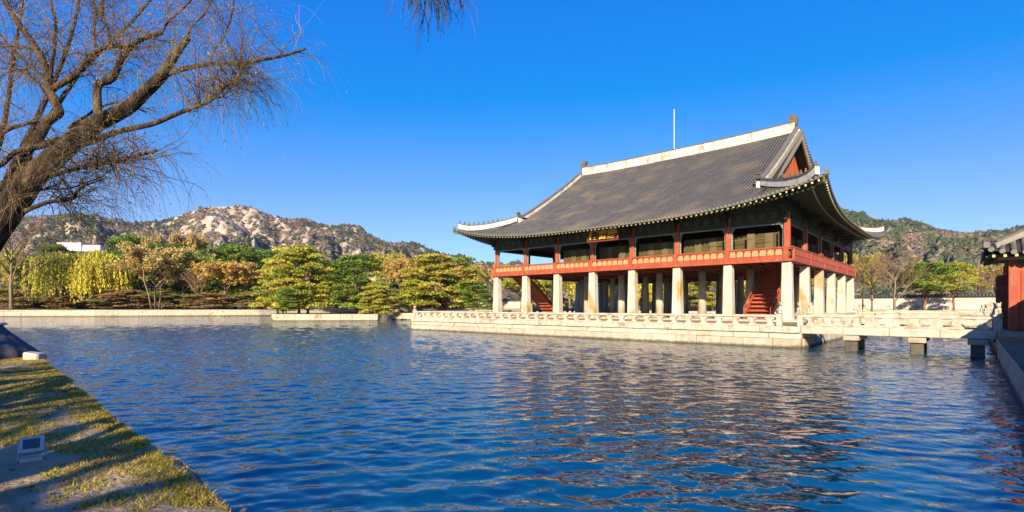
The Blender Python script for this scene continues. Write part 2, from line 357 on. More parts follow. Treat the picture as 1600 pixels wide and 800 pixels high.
def south_bank():
    w = empty('stone_bank_wall', 'weathered stone retaining wall along the grassy bank at the lower left', 'wall', (0, -46.6, 0))
    mb = MB(); mb.box(-175, 12.6, -47.7, -47.1, -.5, 1.0); part('wall_core', mb, 'granite', w)
    course(w, 'edge_stone', (12, -47.0), (-26, -45.85), .5, 1.06, .9, .55, 'granite', .4, seed=3, jitter=.16)
    course(w, 'lower_stone', (12, -46.96), (-26, -45.81), -.2, .55, 1.2, .5, 'granite', .4, seed=4, jitter=.08)
south_bank()
def east_bank():
    w = empty('stone_bank_wall', 'shaded stone embankment with coping blocks along the right edge of the pond', 'wall', (13, -30, 0))
    mb = MB(); mb.box(13.0, 13.6, -46, 72.5, -.5, .9); part('wall_core', mb, 'granite', w)
    course(w, 'coping_stone', (12.7, -11.8), (12.7, -46), .62, 1.08, 1.15, .7, 'granite', .25, seed=5)
    course(w, 'lower_stone', (12.74, -11.8), (12.74, -46), -.25, .62, 1.3, .5, 'granite_base', .3, seed=6)
    course(w, 'coping_stone', (12.7, 72), (12.7, -7), .62, 1.08, 2.4, .7, 'granite', .25, seed=7)
east_bank()
def west_bank():
    w = empty('stone_bank_wall', 'pale low stone embankment along the far shore under the trees', 'wall', (-150, 0, 0))
    pts = [(-195, -46.5), (-170, -20), (-147, 15), (-143, 73)]
    for k in range(3):
        a, b = pts[k], pts[k + 1]
        course(w, 'coping_stone', a, b, 1.4, 1.8, 3.6, .8, 'granite', .3, seed=8 + k)
        course(w, 'wall_stone', a, b, -.25, 1.4, 5.0, .7, 'granite_base', .3, seed=18 + k, out=-.06)
    course(w, 'coping_stone', (-146, 73), (12.7, 73), 1.0, 1.6, 4.5, .8, 'granite_pale', .3, seed=12)
    course(w, 'wall_stone', (-146, 73), (12.7, 73), -.2, 1.0, 6, .7, 'granite_pale', .3, seed=13, out=-.06)
west_bank()

# ------------------------------------------------------------------ the pavilion
NB, MBY = 7, 5; BX, BY = 4.9, 6.2
LX, LY = NB * BX, MBY * BY                       # columns: x -34.3..0, y 0..31
PX, PY = -LX / 2, LY / 2
TZ = 1.45                                         # terrace level
ZT = 6.6                                          # top of stone columns
ZF = 7.15                                         # upper floor
ZL = 10.0                                         # underside of lintel
pav = empty('pavilion', 'two storey palace pavilion with grey tiled roof on white stone columns', 'pavilion', (PX, PY, TZ))

def grid_xy():
    for i in range(NB + 1):
        for j in range(MBY + 1):
            yield i, j, -LX + i * BX, j * BY, (i in (0, NB) or j in (0, MBY))
def stone_columns():
    mb = MB(); mb.loft([[(s * (1 - b) * q[0] + 0, s * (1 - b) * q[1], z) for q in ((-.85, -1), (.85, -1), (1, -.85), (1, .85), (.85, 1), (-.85, 1), (-1, .85), (-1, -.85))] for s, b, z in ((.47, 0, .0), (.37, 0, ZT - TZ - .06))])
    sq = mb.mesh('stone_column_square', 'column_stone')
    mb = MB(); mb.lathe([(.46, 0), (.36, ZT - TZ - .06)], k=16); rd = mb.mesh('stone_column_round', 'column_stone', True)
    mb = MB(); mb.bbox(-.62, .62, -.62, .62, -.02, .22, .03); pl = mb.mesh('plinth', 'granite_pale')
    mb = MB(); mb.bbox(-.36, .36, -.36, .36, 0, .11, .02); cp = mb.mesh('column_cap', 'interior_wood')
    for i, j, x, y, o in grid_xy():
        c = add('stone_column', sq if o else rd, pav, (x, y, TZ)); add('plinth', pl, c, (x, y, TZ))
stone_columns()

def floor_and_rail():
    mb = MB(); mb.box(-LX - .3, .3, -.3, LY + .3, ZF - .16, ZF); part('floor', mb, 'interior_wood', pav)
    for j in range(MBY + 1):
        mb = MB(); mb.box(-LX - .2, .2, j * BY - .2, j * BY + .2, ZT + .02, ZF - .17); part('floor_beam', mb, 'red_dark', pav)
    for i in range(NB + 1):
        mb = MB(); x = -LX + i * BX
        for j in range(MBY): mb.box(x - .2, x + .2, j * BY + .203, (j + 1) * BY - .203, ZT + .05, ZF - .17)
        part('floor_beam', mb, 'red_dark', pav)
    for i in range(NB):
        for k in range(1, 4):
            mb = MB(); x = -LX + (i + k / 4) * BX
            for j in range(MBY): mb.box(x - .09, x + .09, j * BY + .21, (j + 1) * BY - .21, ZF - .42, ZF - .165)
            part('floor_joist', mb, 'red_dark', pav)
    # boards that skirt the floor, rail panels, brackets and handrails of all four sides
    o = .48; NP = 7
    def panel_mesh(L):
        wv = L / NP; mb = MB(); mb.bbox(.012, wv - .012, -.05, .05, 0, .62, .012); return mb.mesh('rail_panel', 'red_wood')
    def bracket_mesh(L):
        wv = L / NP; w2 = wv * .42; c = wv / 2; mb = MB()
        prof = [(-w2, 0), (w2 * .9, 0), (w2, .3), (w2 * .8, .38), (w2 * .86, .44), (w2 * .6, .485), (-w2 * .5, .485), (-w2 * .72, .42), (-w2 * .95, .34)]
        mb.loft([[(c + p[0], -.085, p[1]) for p in prof][::-1], [(c + p[0], .03, p[1]) for p in prof][::-1]]); me = mb.mesh('rail_bracket', 'tan_paint'); return fixnormals(me)
    pm = {BX: panel_mesh(BX - .42), BY: panel_mesh(BY - .42)}; bm_ = {BX: bracket_mesh(BX - .42), BY: bracket_mesh(BY - .42)}
    bm_red = bm_[BY].copy(); bm_red.materials.clear(); bm_red.materials.append(MATS['red_wood'])
    for (sx, sy, ang, n, B) in ((-LX, -o, 0, NB, BX), (o, 0, R(90), MBY, BY), (0, LY + o, R(180), NB, BX), (-LX - o, LY, R(270), MBY, BY)):
        d = Vector((math.cos(ang), math.sin(ang), 0)); nrm = Vector((d.y, -d.x, 0)); T = n * B
        rail = None
        mb = MB(); p0 = Vector((sx, sy, 0)) - d * o * .9; p1 = Vector((sx, sy, 0)) + d * (T + o * .9)
        mb.beam((*p0.xy, ZT + .14), (*p1.xy, ZT + .14), .16, .24); rail = part('railing', mb, 'red_wood', pav, loc=(sx, sy, ZT))
        mb = MB(); e0 = p0 - d * .13; e1 = p1 + d * .13
        mb.tube([(*(e0 + nrm * .06).xy, ZF + .66), (*(e1 + nrm * .06).xy, ZF + .66)], .075, 8); part('handrail', mb, 'red_wood', rail)
        mb = MB(); mb.beam((*(p0 + nrm * .02).xy, ZF + .53), (*(p1 + nrm * .02).xy, ZF + .53), .1, .07); part('handrail', mb, 'red_wood', rail)
        for k in range(n):
            for q in range(NP):
                p = Vector((sx, sy, 0)) + d * (k * B + .21 + q * (B - .42) / NP)
                if ang != R(90): add('rail_panel', pm[B], rail, (p.x, p.y, ZT + .262), ang)
                else: add('rail_panel', pm[B], rail, (p.x, p.y, ZT + .262), ang)
                pb = p + nrm * .02
                add('rail_bracket', bm_[B] if ang != R(90) else bm_red, rail, (pb.x, pb.y, ZF + .02), ang)
            # square newel in front of each column
            p = Vector((sx, sy, 0)) + d * (k * B)
        mb = MB(); mb.bbox(-.2, .2, -.1, .1, 0, 1.24, .02); me = mb.mesh('rail_post', 'red_wood')
        for k in range(n + 1):
            p = Vector((sx, sy, 0)) + d * (k * B) + nrm * .03; add('rail_post', me, rail, (p.x, p.y, ZT + .01), ang)
floor_and_rail()

def upper_storey():
    mb = MB(); mb.bbox(-.23, .23, -.23, .23, 0, ZL - ZF + .9, .03); uc = mb.mesh('upper_column', 'red_wood')
    for i, j, x, y, o in grid_xy():
        if o or (i in (1, 3, 4, 6)): add('upper_column', uc, pav, (x, y, ZF))
    # valance frames: pale dancheong edge strips round the bay openings
    def valance(L):
        mb = MB(); h = ZL - ZF - .72
        for s in (.24, L - .36): mb.box(s, s + .12, -.04, .04, .72, .72 + h - .005)
        mb.box(.363, L - .363, -.04, .04, h + .60, h + .715)
        n = 2
        for k in range(n):     # scalloped hangers at the upper corners
            mb.box(.363 + k * .1, .463 + k * .1 - .005, -.03, .03, h + .598 - .3 * (1 - k / n) ** 2 - .03, h + .597)
            mb.box(L - .463 - k * .1 + .005, L - .363 - k * .1, -.03, .03, h + .598 - .3 * (1 - k / n) ** 2 - .03, h + .597)
        return mb.mesh('valance', 'dancheong_light')
    vm = {BX: valance(BX), BY: valance(BY)}
    def hwaban():
        mb = MB(); prof = [(-.16, 0), (.16, 0), (.3, .12), (.22, .3), (.34, .45), (0, .56), (-.34, .45), (-.22, .3), (-.3, .12)]
        mb.loft([[(x, -.06, z) for x, z in prof], [(x, .06, z) for x, z in prof]]); return fixnormals(mb.mesh('flower_bracket', 'dancheong_mid'))
    hw = hwaban()
    mb = MB()
    for k, (z, l) in enumerate(((-.25, .75), (.08, 1.05), (.42, 1.4), (.76, 1.75))):
        prof = [(-.5, z), (l - .25, z), (l, z + .13), (l - .1, z + .28), (-.5, z + .28)]
        mb.loft([[(-.09, -y, zz) for y, zz in prof], [(.09, -y, zz) for y, zz in prof]])
    br = fixnormals(mb.mesh('bracket_arm', 'dancheong'))
    for (sx, sy, ang, n, B) in ((-LX, 0, 0, NB, BX), (0, 0, R(90), MBY, BY), (0, LY, R(180), NB, BX), (-LX, LY, R(270), MBY, BY)):
        d = Vector((math.cos(ang), math.sin(ang), 0)); T = n * B; nrm = Vector((d.y, -d.x, 0))
        a = Vector((sx, sy, 0)) - d * .2 if n == NB else Vector((sx, sy, 0)) + d * .2; b = Vector((sx, sy, 0)) + d * (T + (.2 if n == NB else -.2))
        mb = MB(); mb.beam((*a.xy, ZL + .22), (*b.xy, ZL + .22), .34, .42); part('lintel', mb, 'dancheong', pav)
        mb = MB(); mb.beam((*a.xy, ZL + 1.26), (*b.xy, ZL + 1.26), .16, 1.64); part('bracket_board', mb, 'dancheong', pav)
        for k in range(n):
            p = Vector((sx, sy, 0)) + d * (k * B); add('valance', vm[B], pav, (p.x, p.y, ZF), ang)
            for q in (.2, .4, .6, .8):
                p2 = p + d * (B * q) + nrm * .14; add('flower_bracket', hw, pav, (p2.x, p2.y, ZL + .46), ang)
        for k in range(n + (1 if n == NB else 0)):
            if n != NB and k == 0: continue
            p = Vector((sx, sy, 0)) + d * (k * B); add('bracket_arm', br, pav, (p.x, p.y, ZL + .3), ang)
    # screens hung just inside the openings
    def screen(L, seed):
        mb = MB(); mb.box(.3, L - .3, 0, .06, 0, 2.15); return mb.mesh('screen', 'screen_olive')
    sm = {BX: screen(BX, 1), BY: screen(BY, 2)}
    def leafp(w):
        mb = MB(); mb.bbox(-w / 2, w / 2, -.05, -.004, .1, 2.1, .012); return mb.mesh('screen_leaf', 'screen_tan')
    lf = leafp(.66); rl = MB(); rl.box(.3, BX - .3, -.03, -.002, 1.62, 1.66); rlm = rl.mesh('screen_rail', 'screen_tan')
    rl = MB(); rl.box(.3, BY - .3, -.03, -.002, 1.62, 1.66); rlm2 = rl.mesh('screen_rail', 'screen_tan')
    for k in range(2, NB):
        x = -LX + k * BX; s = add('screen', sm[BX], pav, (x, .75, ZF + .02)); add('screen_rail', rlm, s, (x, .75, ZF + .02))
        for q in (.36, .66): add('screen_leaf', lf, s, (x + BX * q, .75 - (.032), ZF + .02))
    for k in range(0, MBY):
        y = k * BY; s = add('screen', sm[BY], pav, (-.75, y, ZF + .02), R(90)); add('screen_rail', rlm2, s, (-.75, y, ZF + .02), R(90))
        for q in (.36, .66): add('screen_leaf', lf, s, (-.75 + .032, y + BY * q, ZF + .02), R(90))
    mb = MB(); mb.box(-LX + .2, -.2, .2, LY - .2, ZL + .5, ZL + .6); part('ceiling', mb, 'interior_wood', pav)
upper_storey()

# ---- roof
HXm, HXc, HYm, HYc = LX / 2 + 3.2, LX / 2 + 3.75, LY / 2 + 3.8, LY / 2 + 4.35
GX, FY = 14.9, 14.0
A0, B0, Z0 = .4786, .00567, 10.85
LIFT = 1.85
def prof(d): return Z0 + A0 * d + B0 * d * d
def lift(s, d, H): return LIFT * min(1, abs(s) / H) ** 3.3 * max(0, 1 - d / 7.2) ** 1.6
def eave_y(u): return HYm + (HYc - HYm) * min(1, abs(u) / HXc) ** 3
def eave_x(v): return HXm + (HXc - HXm) * min(1, abs(v) / HYc) ** 3
def top_y(u):   # |v| at which a front tile row at u ends
    u = abs(u)
    return 0.0 if u <= GX else FY + (u - GX) / (HXc - GX) * (HYc - FY)
def hip_x(v):
    v = abs(v); return GX - .9 if v <= FY else GX + (v - FY) / (HYc - FY) * (HXc - GX)
def zf(u, v):   # front/back slope height at plan (u, v) about the centre
    d = max(0, eave_y(u) - abs(v)); return prof(d) + lift(u, d, HXc)
def zs(u, v):
    d = max(0, eave_x(v) - abs(u)); return prof(d) + lift(v, d, HYc)
def P3(u, v, z): return (PX + u, PY + v, z)

def build_roof():
    # tile bed with soffit: front/back and side slopes
    mb = MB(); N = 14
    us = list(np.linspace(-HXc, -GX, 9)) + list(np.linspace(-GX, GX, 41))[1:-1] + list(np.linspace(GX, HXc, 9))
    for sg in (-1, 1):
        pr = None
        for u in us:
            e, t = eave_y(u), top_y(u); c = []
            for k in range(N + 1):
                v = e + (t - e) * k / N; c.append(P3(u, sg * v, zf(u, v)))
            if pr:
                for k in range(N): mb.face([pr[k], c[k], c[k + 1], pr[k + 1]] if sg < 0 else [c[k], pr[k], pr[k + 1], c[k + 1]])
            pr = c
        vs = list(np.linspace(-HYc, -FY, 9)) + list(np.linspace(-FY, FY, 31))[1:-1] + list(np.linspace(FY, HYc, 9)); pr = None
        for v in vs:
            e, t = eave_x(v), hip_x(v); c = []
            for k in range(N + 1):
                u = e + (t - e) * k / N; c.append(P3(sg * u, v, zs(u, v)))
            if pr:
                for k in range(N): mb.face([pr[k], c[k], c[k + 1], pr[k + 1]] if sg > 0 else [c[k], pr[k], pr[k + 1], c[k + 1]])
            pr = c
    roof = part('roof', mb, 'roof_bed', pav)
    # soffit boards
    mb = MB()
    for sg in (-1, 1):
        pr = None
        for u in us:
            e = eave_y(u) - .12; c = [P3(u, sg * e, zf(u, e) - .12), P3(u, sg * max(e - 1.3, top_y(u) - .0), zf(u, e - 1.3) - .2), P3(u, sg * max(e - 5.2, top_y(u)), zf(u, max(e - 5.2, top_y(u))) - .42)]
            if pr:
                for k in range(2): mb.face([c[k], pr[k], pr[k + 1], c[k + 1]] if sg < 0 else [pr[k], c[k], c[k + 1], pr[k + 1]])
            pr = c
        pr = None
        for v in vs:
            e = eave_x(v) - .12; c = [P3(sg * e, v, zs(e, v) - .12), P3(sg * max(e - 1.3, hip_x(v)), v, zs(e - 1.3, v) - .2), P3(sg * max(e - 5.2, hip_x(v)), v, zs(max(e - 5.2, hip_x(v)), v) - .42)]
            if pr:
                for k in range(2): mb.face([c[k], pr[k], pr[k + 1], c[k + 1]] if sg > 0 else [pr[k], c[k], c[k + 1], pr[k + 1]])
            pr = c
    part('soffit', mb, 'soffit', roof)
    # eave fascia board
    mb = MB()
    for sg in (-1, 1):
        for a, b in zip(us[:-1], us[1:]):
            ea, eb = eave_y(a) - .06, eave_y(b) - .06
            mb.beam(P3(a, sg * ea, zf(a, ea) - .07), P3(b, sg * eb, zf(b, eb) - .07), .08, .12)
        for a, b in zip(vs[:-1], vs[1:]):
            ea, eb = eave_x(a) - .06, eave_x(b) - .06
            mb.beam(P3(sg * ea, a, zs(ea, a) - .07), P3(sg * eb, b, zs(eb, b) - .07), .08, .12)
    part('eave_board', mb, 'rafter_wood', roof)
    # rows of half round tiles, each row a chain of short overlapping tiles
    Vs, Fs = [], []; n0 = 0; ca = np.linspace(0, np.pi, 5); PW = .34
    EV, EF = [], []; e0 = 0
    def row(points, side):
        nonlocal n0, e0
        p = np.array(points); M = len(p)
        ring = p[:, None] + .092 * (np.cos(ca)[None, :, None] * side[None, None] + np.sin(ca)[None, :, None] * np.array([0, 0, 1.0]))
        ring[:, :, 2] -= .01
        Vs.append(ring.reshape(-1, 3)); i = np.arange(M - 1)[:, None] * 5; j = np.arange(4)[None]
        Fs.append((np.stack([i + j, i + j + 1, i + j + 6, i + j + 5], -1) + n0).reshape(-1, 4)); n0 += M * 5
        c = p[0] + (p[0] - p[1]) * .02; a8 = np.arange(8) * np.pi / 4   # round end tile
        dv = (p[0] - p[1]); dv[2] = 0; dv /= np.linalg.norm(dv)
        disc = c + dv * .03 + .115 * (np.cos(a8)[:, None] * side + np.sin(a8)[:, None] * np.array([0, 0, 1.0])) + np.array([0, 0, .02])
        EV.append(disc); EF.append(np.array([[0, 1, 2, 3], [0, 3, 4, 7], [4, 5, 6, 7]]) + e0); e0 += 8
    for sg in (-1, 1):
        u = -HXc + .25
        while u < HXc - .2:
            e, t = eave_y(u), top_y(u); K = max(3, int((e - t) / .62))
            pts = []
            for k in range(K + 1):
                v = e + (t - e) * k / K; pts.append(P3(u, sg * v, zf(u, v) + (.018 if k % 2 else .0)))
            row(pts, np.array([-1.0 * sg, 0, 0])); u += PW
        v = -HYc + .25
        while v < HYc - .2:
            e, t = eave_x(v), hip_x(v); K = max(3, int((e - t) / .62)); pts = []
            for k in range(K + 1):
                uu = e + (t - e) * k / K; pts.append(P3(sg * uu, v, zs(uu, v) + (.018 if k % 2 else 0)))
            row(pts, np.array([0, 1.0 * sg, 0])); v += PW
    L = np.array(WL[pav.name])
    o = add('tile_rows', np_mesh('tile_rows', np.concatenate(Vs) - L, np.concatenate(Fs), 'roof_tile', smooth=True), roof, L); o['kind'] = 'stuff'
    o = add('tile_ends', np_mesh('tile_ends', np.concatenate(EV) - L, np.concatenate(EF), 'tile_end'), roof, L); o['kind'] = 'stuff'
    # two tiers of rafters
    lo_, hi_, tip, tip2 = MB(), MB(), MB(), MB()
    def fan(s, lim): return s if abs(s) < lim else math.copysign(lim + (abs(s) - lim) * .3, s)
    def rafters(H, lim, ev, f):
        s = -H + .35
        while s < H - .3:
            e = ev(s); si = fan(s, lim); so_ = s
            def pt(d, dz):
                k = max(0, min(1, d / 5.0)); ss = so_ + (si - so_) * k
                return f(ss, ev(ss) - d, dz)
            hi_.beam(pt(.16, -.24), pt(2.1, -.36), .13, .15); tip.beam(pt(.13, -.24), pt(.158, -.24), .125, .145)
            lo_.beam(pt(1.15, -.52), pt(4.8, -.66), .17, .17); tip2.beam(pt(1.12, -.52), pt(1.148, -.52), .165, .165)
            s += .46
    for sg in (-1, 1):
        rafters(HXc, LX / 2 - .6, eave_y, lambda u, v, dz, g=sg: P3(u, g * v, zf(u, v) + dz))
        rafters(HYc, LY / 2 - .6, eave_x, lambda v, u, dz, g=sg: P3(g * u, v, zs(u, v) + dz))
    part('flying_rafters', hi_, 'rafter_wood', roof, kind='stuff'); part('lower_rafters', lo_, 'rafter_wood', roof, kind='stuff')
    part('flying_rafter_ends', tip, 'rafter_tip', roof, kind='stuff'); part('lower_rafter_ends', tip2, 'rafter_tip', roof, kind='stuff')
    # corner hip rafters
    for a in (-1, 1):
        for b in (-1, 1):
            mb = MB(); mb.beam(P3(a * (HXc - .15), b * (HYc - .15), Z0 + LIFT - .38), P3(a * (LX / 2 - .5), b * (LY / 2 - .5), prof(4.2) - .5), .3, .4); part('hip_rafter', mb, 'rafter_wood', roof)
    # ridges: white plaster bodies with dark tile caps
    def ridge(name, pts, hh, th, cap=True):
        mb = MB(); c = MB()
        for body, lo, hi, hw in ((mb, -.15, hh, th / 2), (c, hh + .002, hh + .11, th / 2 + .07)):
            rings = []
            for i, p in enumerate(pts):
                q = pts[min(i + 1, len(pts) - 1)]; r = pts[max(i - 1, 0)]
                dx, dy = q[0] - r[0], q[1] - r[1]; l = math.hypot(dx, dy); nx, ny = -dy / l, dx / l
                rings.append([(p[0] + nx * hw, p[1] + ny * hw, p[2] + lo), (p[0] - nx * hw, p[1] - ny * hw, p[2] + lo), (p[0] - nx * hw, p[1] - ny * hw, p[2] + hi), (p[0] + nx * hw, p[1] + ny * hw, p[2] + hi)])
            body.loft(rings)
        r_ = part(name, mb, 'plaster', roof); fixnormals(r_.data)
        c_ = part('ridge_cap', c, 'ridge_cap', roof); fixnormals(c_.data)
    zr = prof(HYm)
    ridge('main_ridge', [P3(u, 0, zr - .02 + .25 * (abs(u) / 14.2) ** 3) for u in np.linspace(-14.2, 14.2, 25)], .98, .55)
    for a in (-1, 1):
        for b in (-1, 1):
            ridge('descending_ridge', [P3(a * (GX - .45), b * v, zf(GX - .5, v) + .05) for v in np.linspace(.35, FY + .3, 16)], .55, .36)
            hp = []
            for k in np.linspace(0, .9, 14):
                u = GX - .1 + (HXc - GX) * k; v = FY + .3 + (HYc - FY) * k
                hp.append(P3(a * u, b * v, max(zf(u, v), zs(u, v)) + .05 + .22 * max(0, (k - .72) / .18) ** 2))
            ridge('hip_ridge', hp, .44, .36)
            # end tile figure beyond the hip ridge and row of small figures on it
            mb = MB(); tp = P3(a * (HXc - .15), b * (HYc - .15), Z0 + LIFT + .08)
            mb.hexa([(tp[0] - .2, tp[1] - .2, tp[2] - .12), (tp[0] + .2, tp[1] - .2, tp[2] - .12), (tp[0] + .2, tp[1] + .2, tp[2] - .12), (tp[0] - .2, tp[1] + .2, tp[2] - .12),
                     (tp[0] - .12 + a * .1, tp[1] - .12 + b * .1, tp[2] + .3), (tp[0] + .12 + a * .1, tp[1] - .12 + b * .1, tp[2] + .3), (tp[0] + .12 + a * .1, tp[1] + .12 + b * .1, tp[2] + .3), (tp[0] - .12 + a * .1, tp[1] + .12 + b * .1, tp[2] + .3)])
            part('corner_tile', mb, 'tile_end', roof)
            for k in np.linspace(.3, .88, 9):
                q = hp[int(k / .9 * 13)]; u = GX - .1 + (HXc - GX) * k; v = FY + .3 + (HYc - FY) * k
                z = np.interp(k, np.linspace(0, .9, 14), [h[2] for h in hp]) + .6
                mb = MB(); x, y, _ = P3(a * u, b * v, z)
                mb.lathe([(.1, z), (.12, z + .1), (.07, z + .2), (.09, z + .28), (.03, z + .37)], x, y, 6); part('roof_figure', mb, 'bronze', roof)
            mb = MB(); x, y, z = P3(a * (GX - .45), b * (FY + .2), zf(GX - .5, FY + .2) + .78)   # dragon head at the foot of the descending ridge
            mb.loft([[(x + s * q[0], y + s * q[1] + b * t, z + h) for q in ((-1, -1), (1, -1), (1, 1), (-1, 1))] for s, h, t in ((.2, 0, 0), (.22, .15, .05), (.14, .3, .2), (.2, .38, .25), (.05, .55, .1))]); part('roof_ornament', mb, 'bronze', roof)
        # owl tail finial on the ridge end
        mb = MB(); x, y, z = P3(a * 14.0, 0, zr + 1.2)
        mb.loft([[(x + t + s * q[0], y + .22 * q[1], z + h) for q in ((-1, -1), (1, -1), (1, 1), (-1, 1))] for s, h, t in ((.5, -.35, -a * .1), (.46, 0, 0), (.34, .35, a * .12), (.42, .6, a * .02), (.3, .8, -a * .18), (.12, 1.0, -a * .3))]); fixnormals(part('ridge_finial', mb, 'bronze', roof).data)
        # gable: wall, grey verge band, bargeboard
        mb = MB(); gx = a * (GX - 1.25)
        vv = list(np.linspace(-FY + .5, FY - .5, 23)); base = zs(GX - 1.0, 0) - .3
        mb.loft([[P3(gx - a * .1, v, zf(0, v) - .3) for v in vv] + [P3(gx - a * .1, vv[-1], base), P3(gx - a * .1, vv[0], base)], [P3(gx, v, zf(0, v) - .3) for v in vv] + [P3(gx, vv[-1], base), P3(gx, vv[0], base)]])
        g = part('gable_wall', mb, 'red_gable', roof); fixnormals(g.data)
        for v in np.arange(-FY + 1.0, FY - .9, 1.1):
            t = zf(0, v) - .95
            if t > base + .3:
                mb = MB(); mb.beam(P3(gx + a * .03, v, base), P3(gx + a * .03, v, t), .07, .05, (0, 1, 0)); part('gable_batten', mb, 'red_wood', roof)
        for b in (-1, 1):
            vs2 = np.linspace(.02, FY + .1, 18)
            for nm, x0, x1, d0, d1, m in (('bargeboard', GX - .12, GX + .03, -.98, -.03, 'verge_grey'), ('verge_soffit', GX - 1.1, GX - .13, -.32, -.1, 'soffit')):
                mb = MB(); rings = []
                for v in vs2:
                    z = zf(GX, v); rings.append([P3(a * x0, b * v, z + d0), P3(a * x1, b * v, z + d0), P3(a * x1, b * v, z + d1), P3(a * x0, b * v, z + d1)])
                mb.loft(rings); fixnormals(part(nm, mb, m, roof).data)
            mb = MB()                                        # short verge tiles
            for v in np.arange(.3, FY, .36):
                z = zf(GX, v) + .05; mb.beam(P3(a * (GX - .25), b * v, z + .03), P3(a * (GX + .16), b * v, z - .05), .22, .14)
            part('verge_tiles', mb, 'tile_end', roof, kind='stuff')
    mb = MB(); mb.tube([P3(0, 0, zr + .9), P3(0, 0, 28.6)], .04, 6); part('lightning_rod', mb, 'metal_white', roof)
    return roof
roof = build_roof()

def signboard():
    L = (-16.95, -2.1, ZL + .22)
    mb = MB(); mb.bbox(-1.75, 1.75, -.06, .06, -.52, .62, .03); mb.v = [(x + L[0], y + L[1] + .25 * (z), z + L[2]) for x, y, z in mb.v]
    mb.v = [(x, y - .12, z) for x, y, z in mb.v]
    s = part('signboard', mb, 'sign_black', pav, loc=L)
    mb = MB()
    for a, b, wd in (((-1.86, -.6), (1.86, -.6), .1), ((-1.86, .7), (1.86, .7), .1)): mb.beam((L[0] + a[0], L[1] + .25 * a[1] - .14, L[2] + a[1]), (L[0] + b[0], L[1] + .25 * b[1] - .14, L[2] + b[1]), .12, wd)
    for xx in (-1.82, 1.82): mb.beam((L[0] + xx, L[1] + .25 * -.54 - .14, L[2] - .54), (L[0] + xx, L[1] + .25 * .64 - .14, L[2] + .64), .12, .1, (0, 1, 0))
    part('sign_frame', mb, 'red_dark', s)
    dg = None
    for ch, x in (('樓', -1.12), ('會', 0), ('慶', 1.12)):
        c = bpy.data.curves.new('character', 'FONT'); c.body = ch; c.size = 1.25; c.extrude = .02; c.offset = .02; c.align_x = 'CENTER'; c.align_y = 'CENTER'
        t = bpy.data.objects.new('tmp', c); COL.objects.link(t)
        me = bpy.data.meshes.new_from_object(t.evaluated_get(bpy.context.evaluated_depsgraph_get())); bpy.data.objects.remove(t)
        me.materials.clear(); me.materials.append(MATS['gold'])
        o = add('character', me, s, (L[0] + x, L[1] - .215, L[2] + .05)); o.rotation_euler = (R(90) - math.atan(.25), 0, 0)
signboard()

def staircase(x0, x1, y0, y1, flip=1):
    """wooden stair rising along y from y0 to y1 between x0 and x1"""
    n = 14; z0, z1 = TZ + .1, ZF - .05
    mb = MB()
    for k in range(n):
        f = (k + 1) / n; y = y0 + (y1 - y0) * (k + .5) / n; z = z0 + (z1 - z0) * f
    s = None
    for x in (x0, x1):
        mb = MB(); d = .34
        mb.hexa([(x - .06, y0 - .0, z0 - .1), (x + .06, y0, z0 - .1), (x + .06, y1, z1 - .5), (x - .06, y1, z1 - .5), (x - .06, y0, z0 + .5), (x + .06, y0, z0 + .5), (x + .06, y1, z1 + .05), (x - .06, y1, z1 + .05)])
        o = part('staircase' if s is None else 'stringer', mb, 'red_wood', pav if s is None else s, loc=(x, y0, TZ)); fixnormals(o.data)
        s = s or o
    for k in range(n):
        f = (k + 1) / n; ya = y0 + (y1 - y0) * k / n; yb = y0 + (y1 - y0) * (k + 1) / n; z = z0 + (z1 - z0) * f
        mb = MB(); mb.box(x0 + .063, x1 - .063, min(ya, yb) + .02, max(ya, yb) + .04, z - .06, z); part('step', mb, 'red_wood', s)
        mb = MB(); yr = ya + (yb - ya) * .9; mb.box(x0 + .065, x1 - .065, yr - .02, yr + .02, z - (z1 - z0) / n + .003, z - .062); part('riser', mb, 'red_wood', s)
    for x in (x0, x1):
        mb = MB(); mb.beam((x, y0, z0 + 1.1), (x, y1, z1 + .6), .09, .09)
        for k in range(5): 
            t = k / 5; y = y0 + (y1 - y0) * t; z = z0 + (z1 - z0) * t; mb.beam((x, y, z + .3), (x, y, z + 1.06), .08, .08, (0, 1, 0))
        part('stair_rail', mb, 'red_wood', s)
staircase(-4.25, -1.9, 2.2, 9.6)
staircase(-33.2, -30.9, 9.0, 1.6)

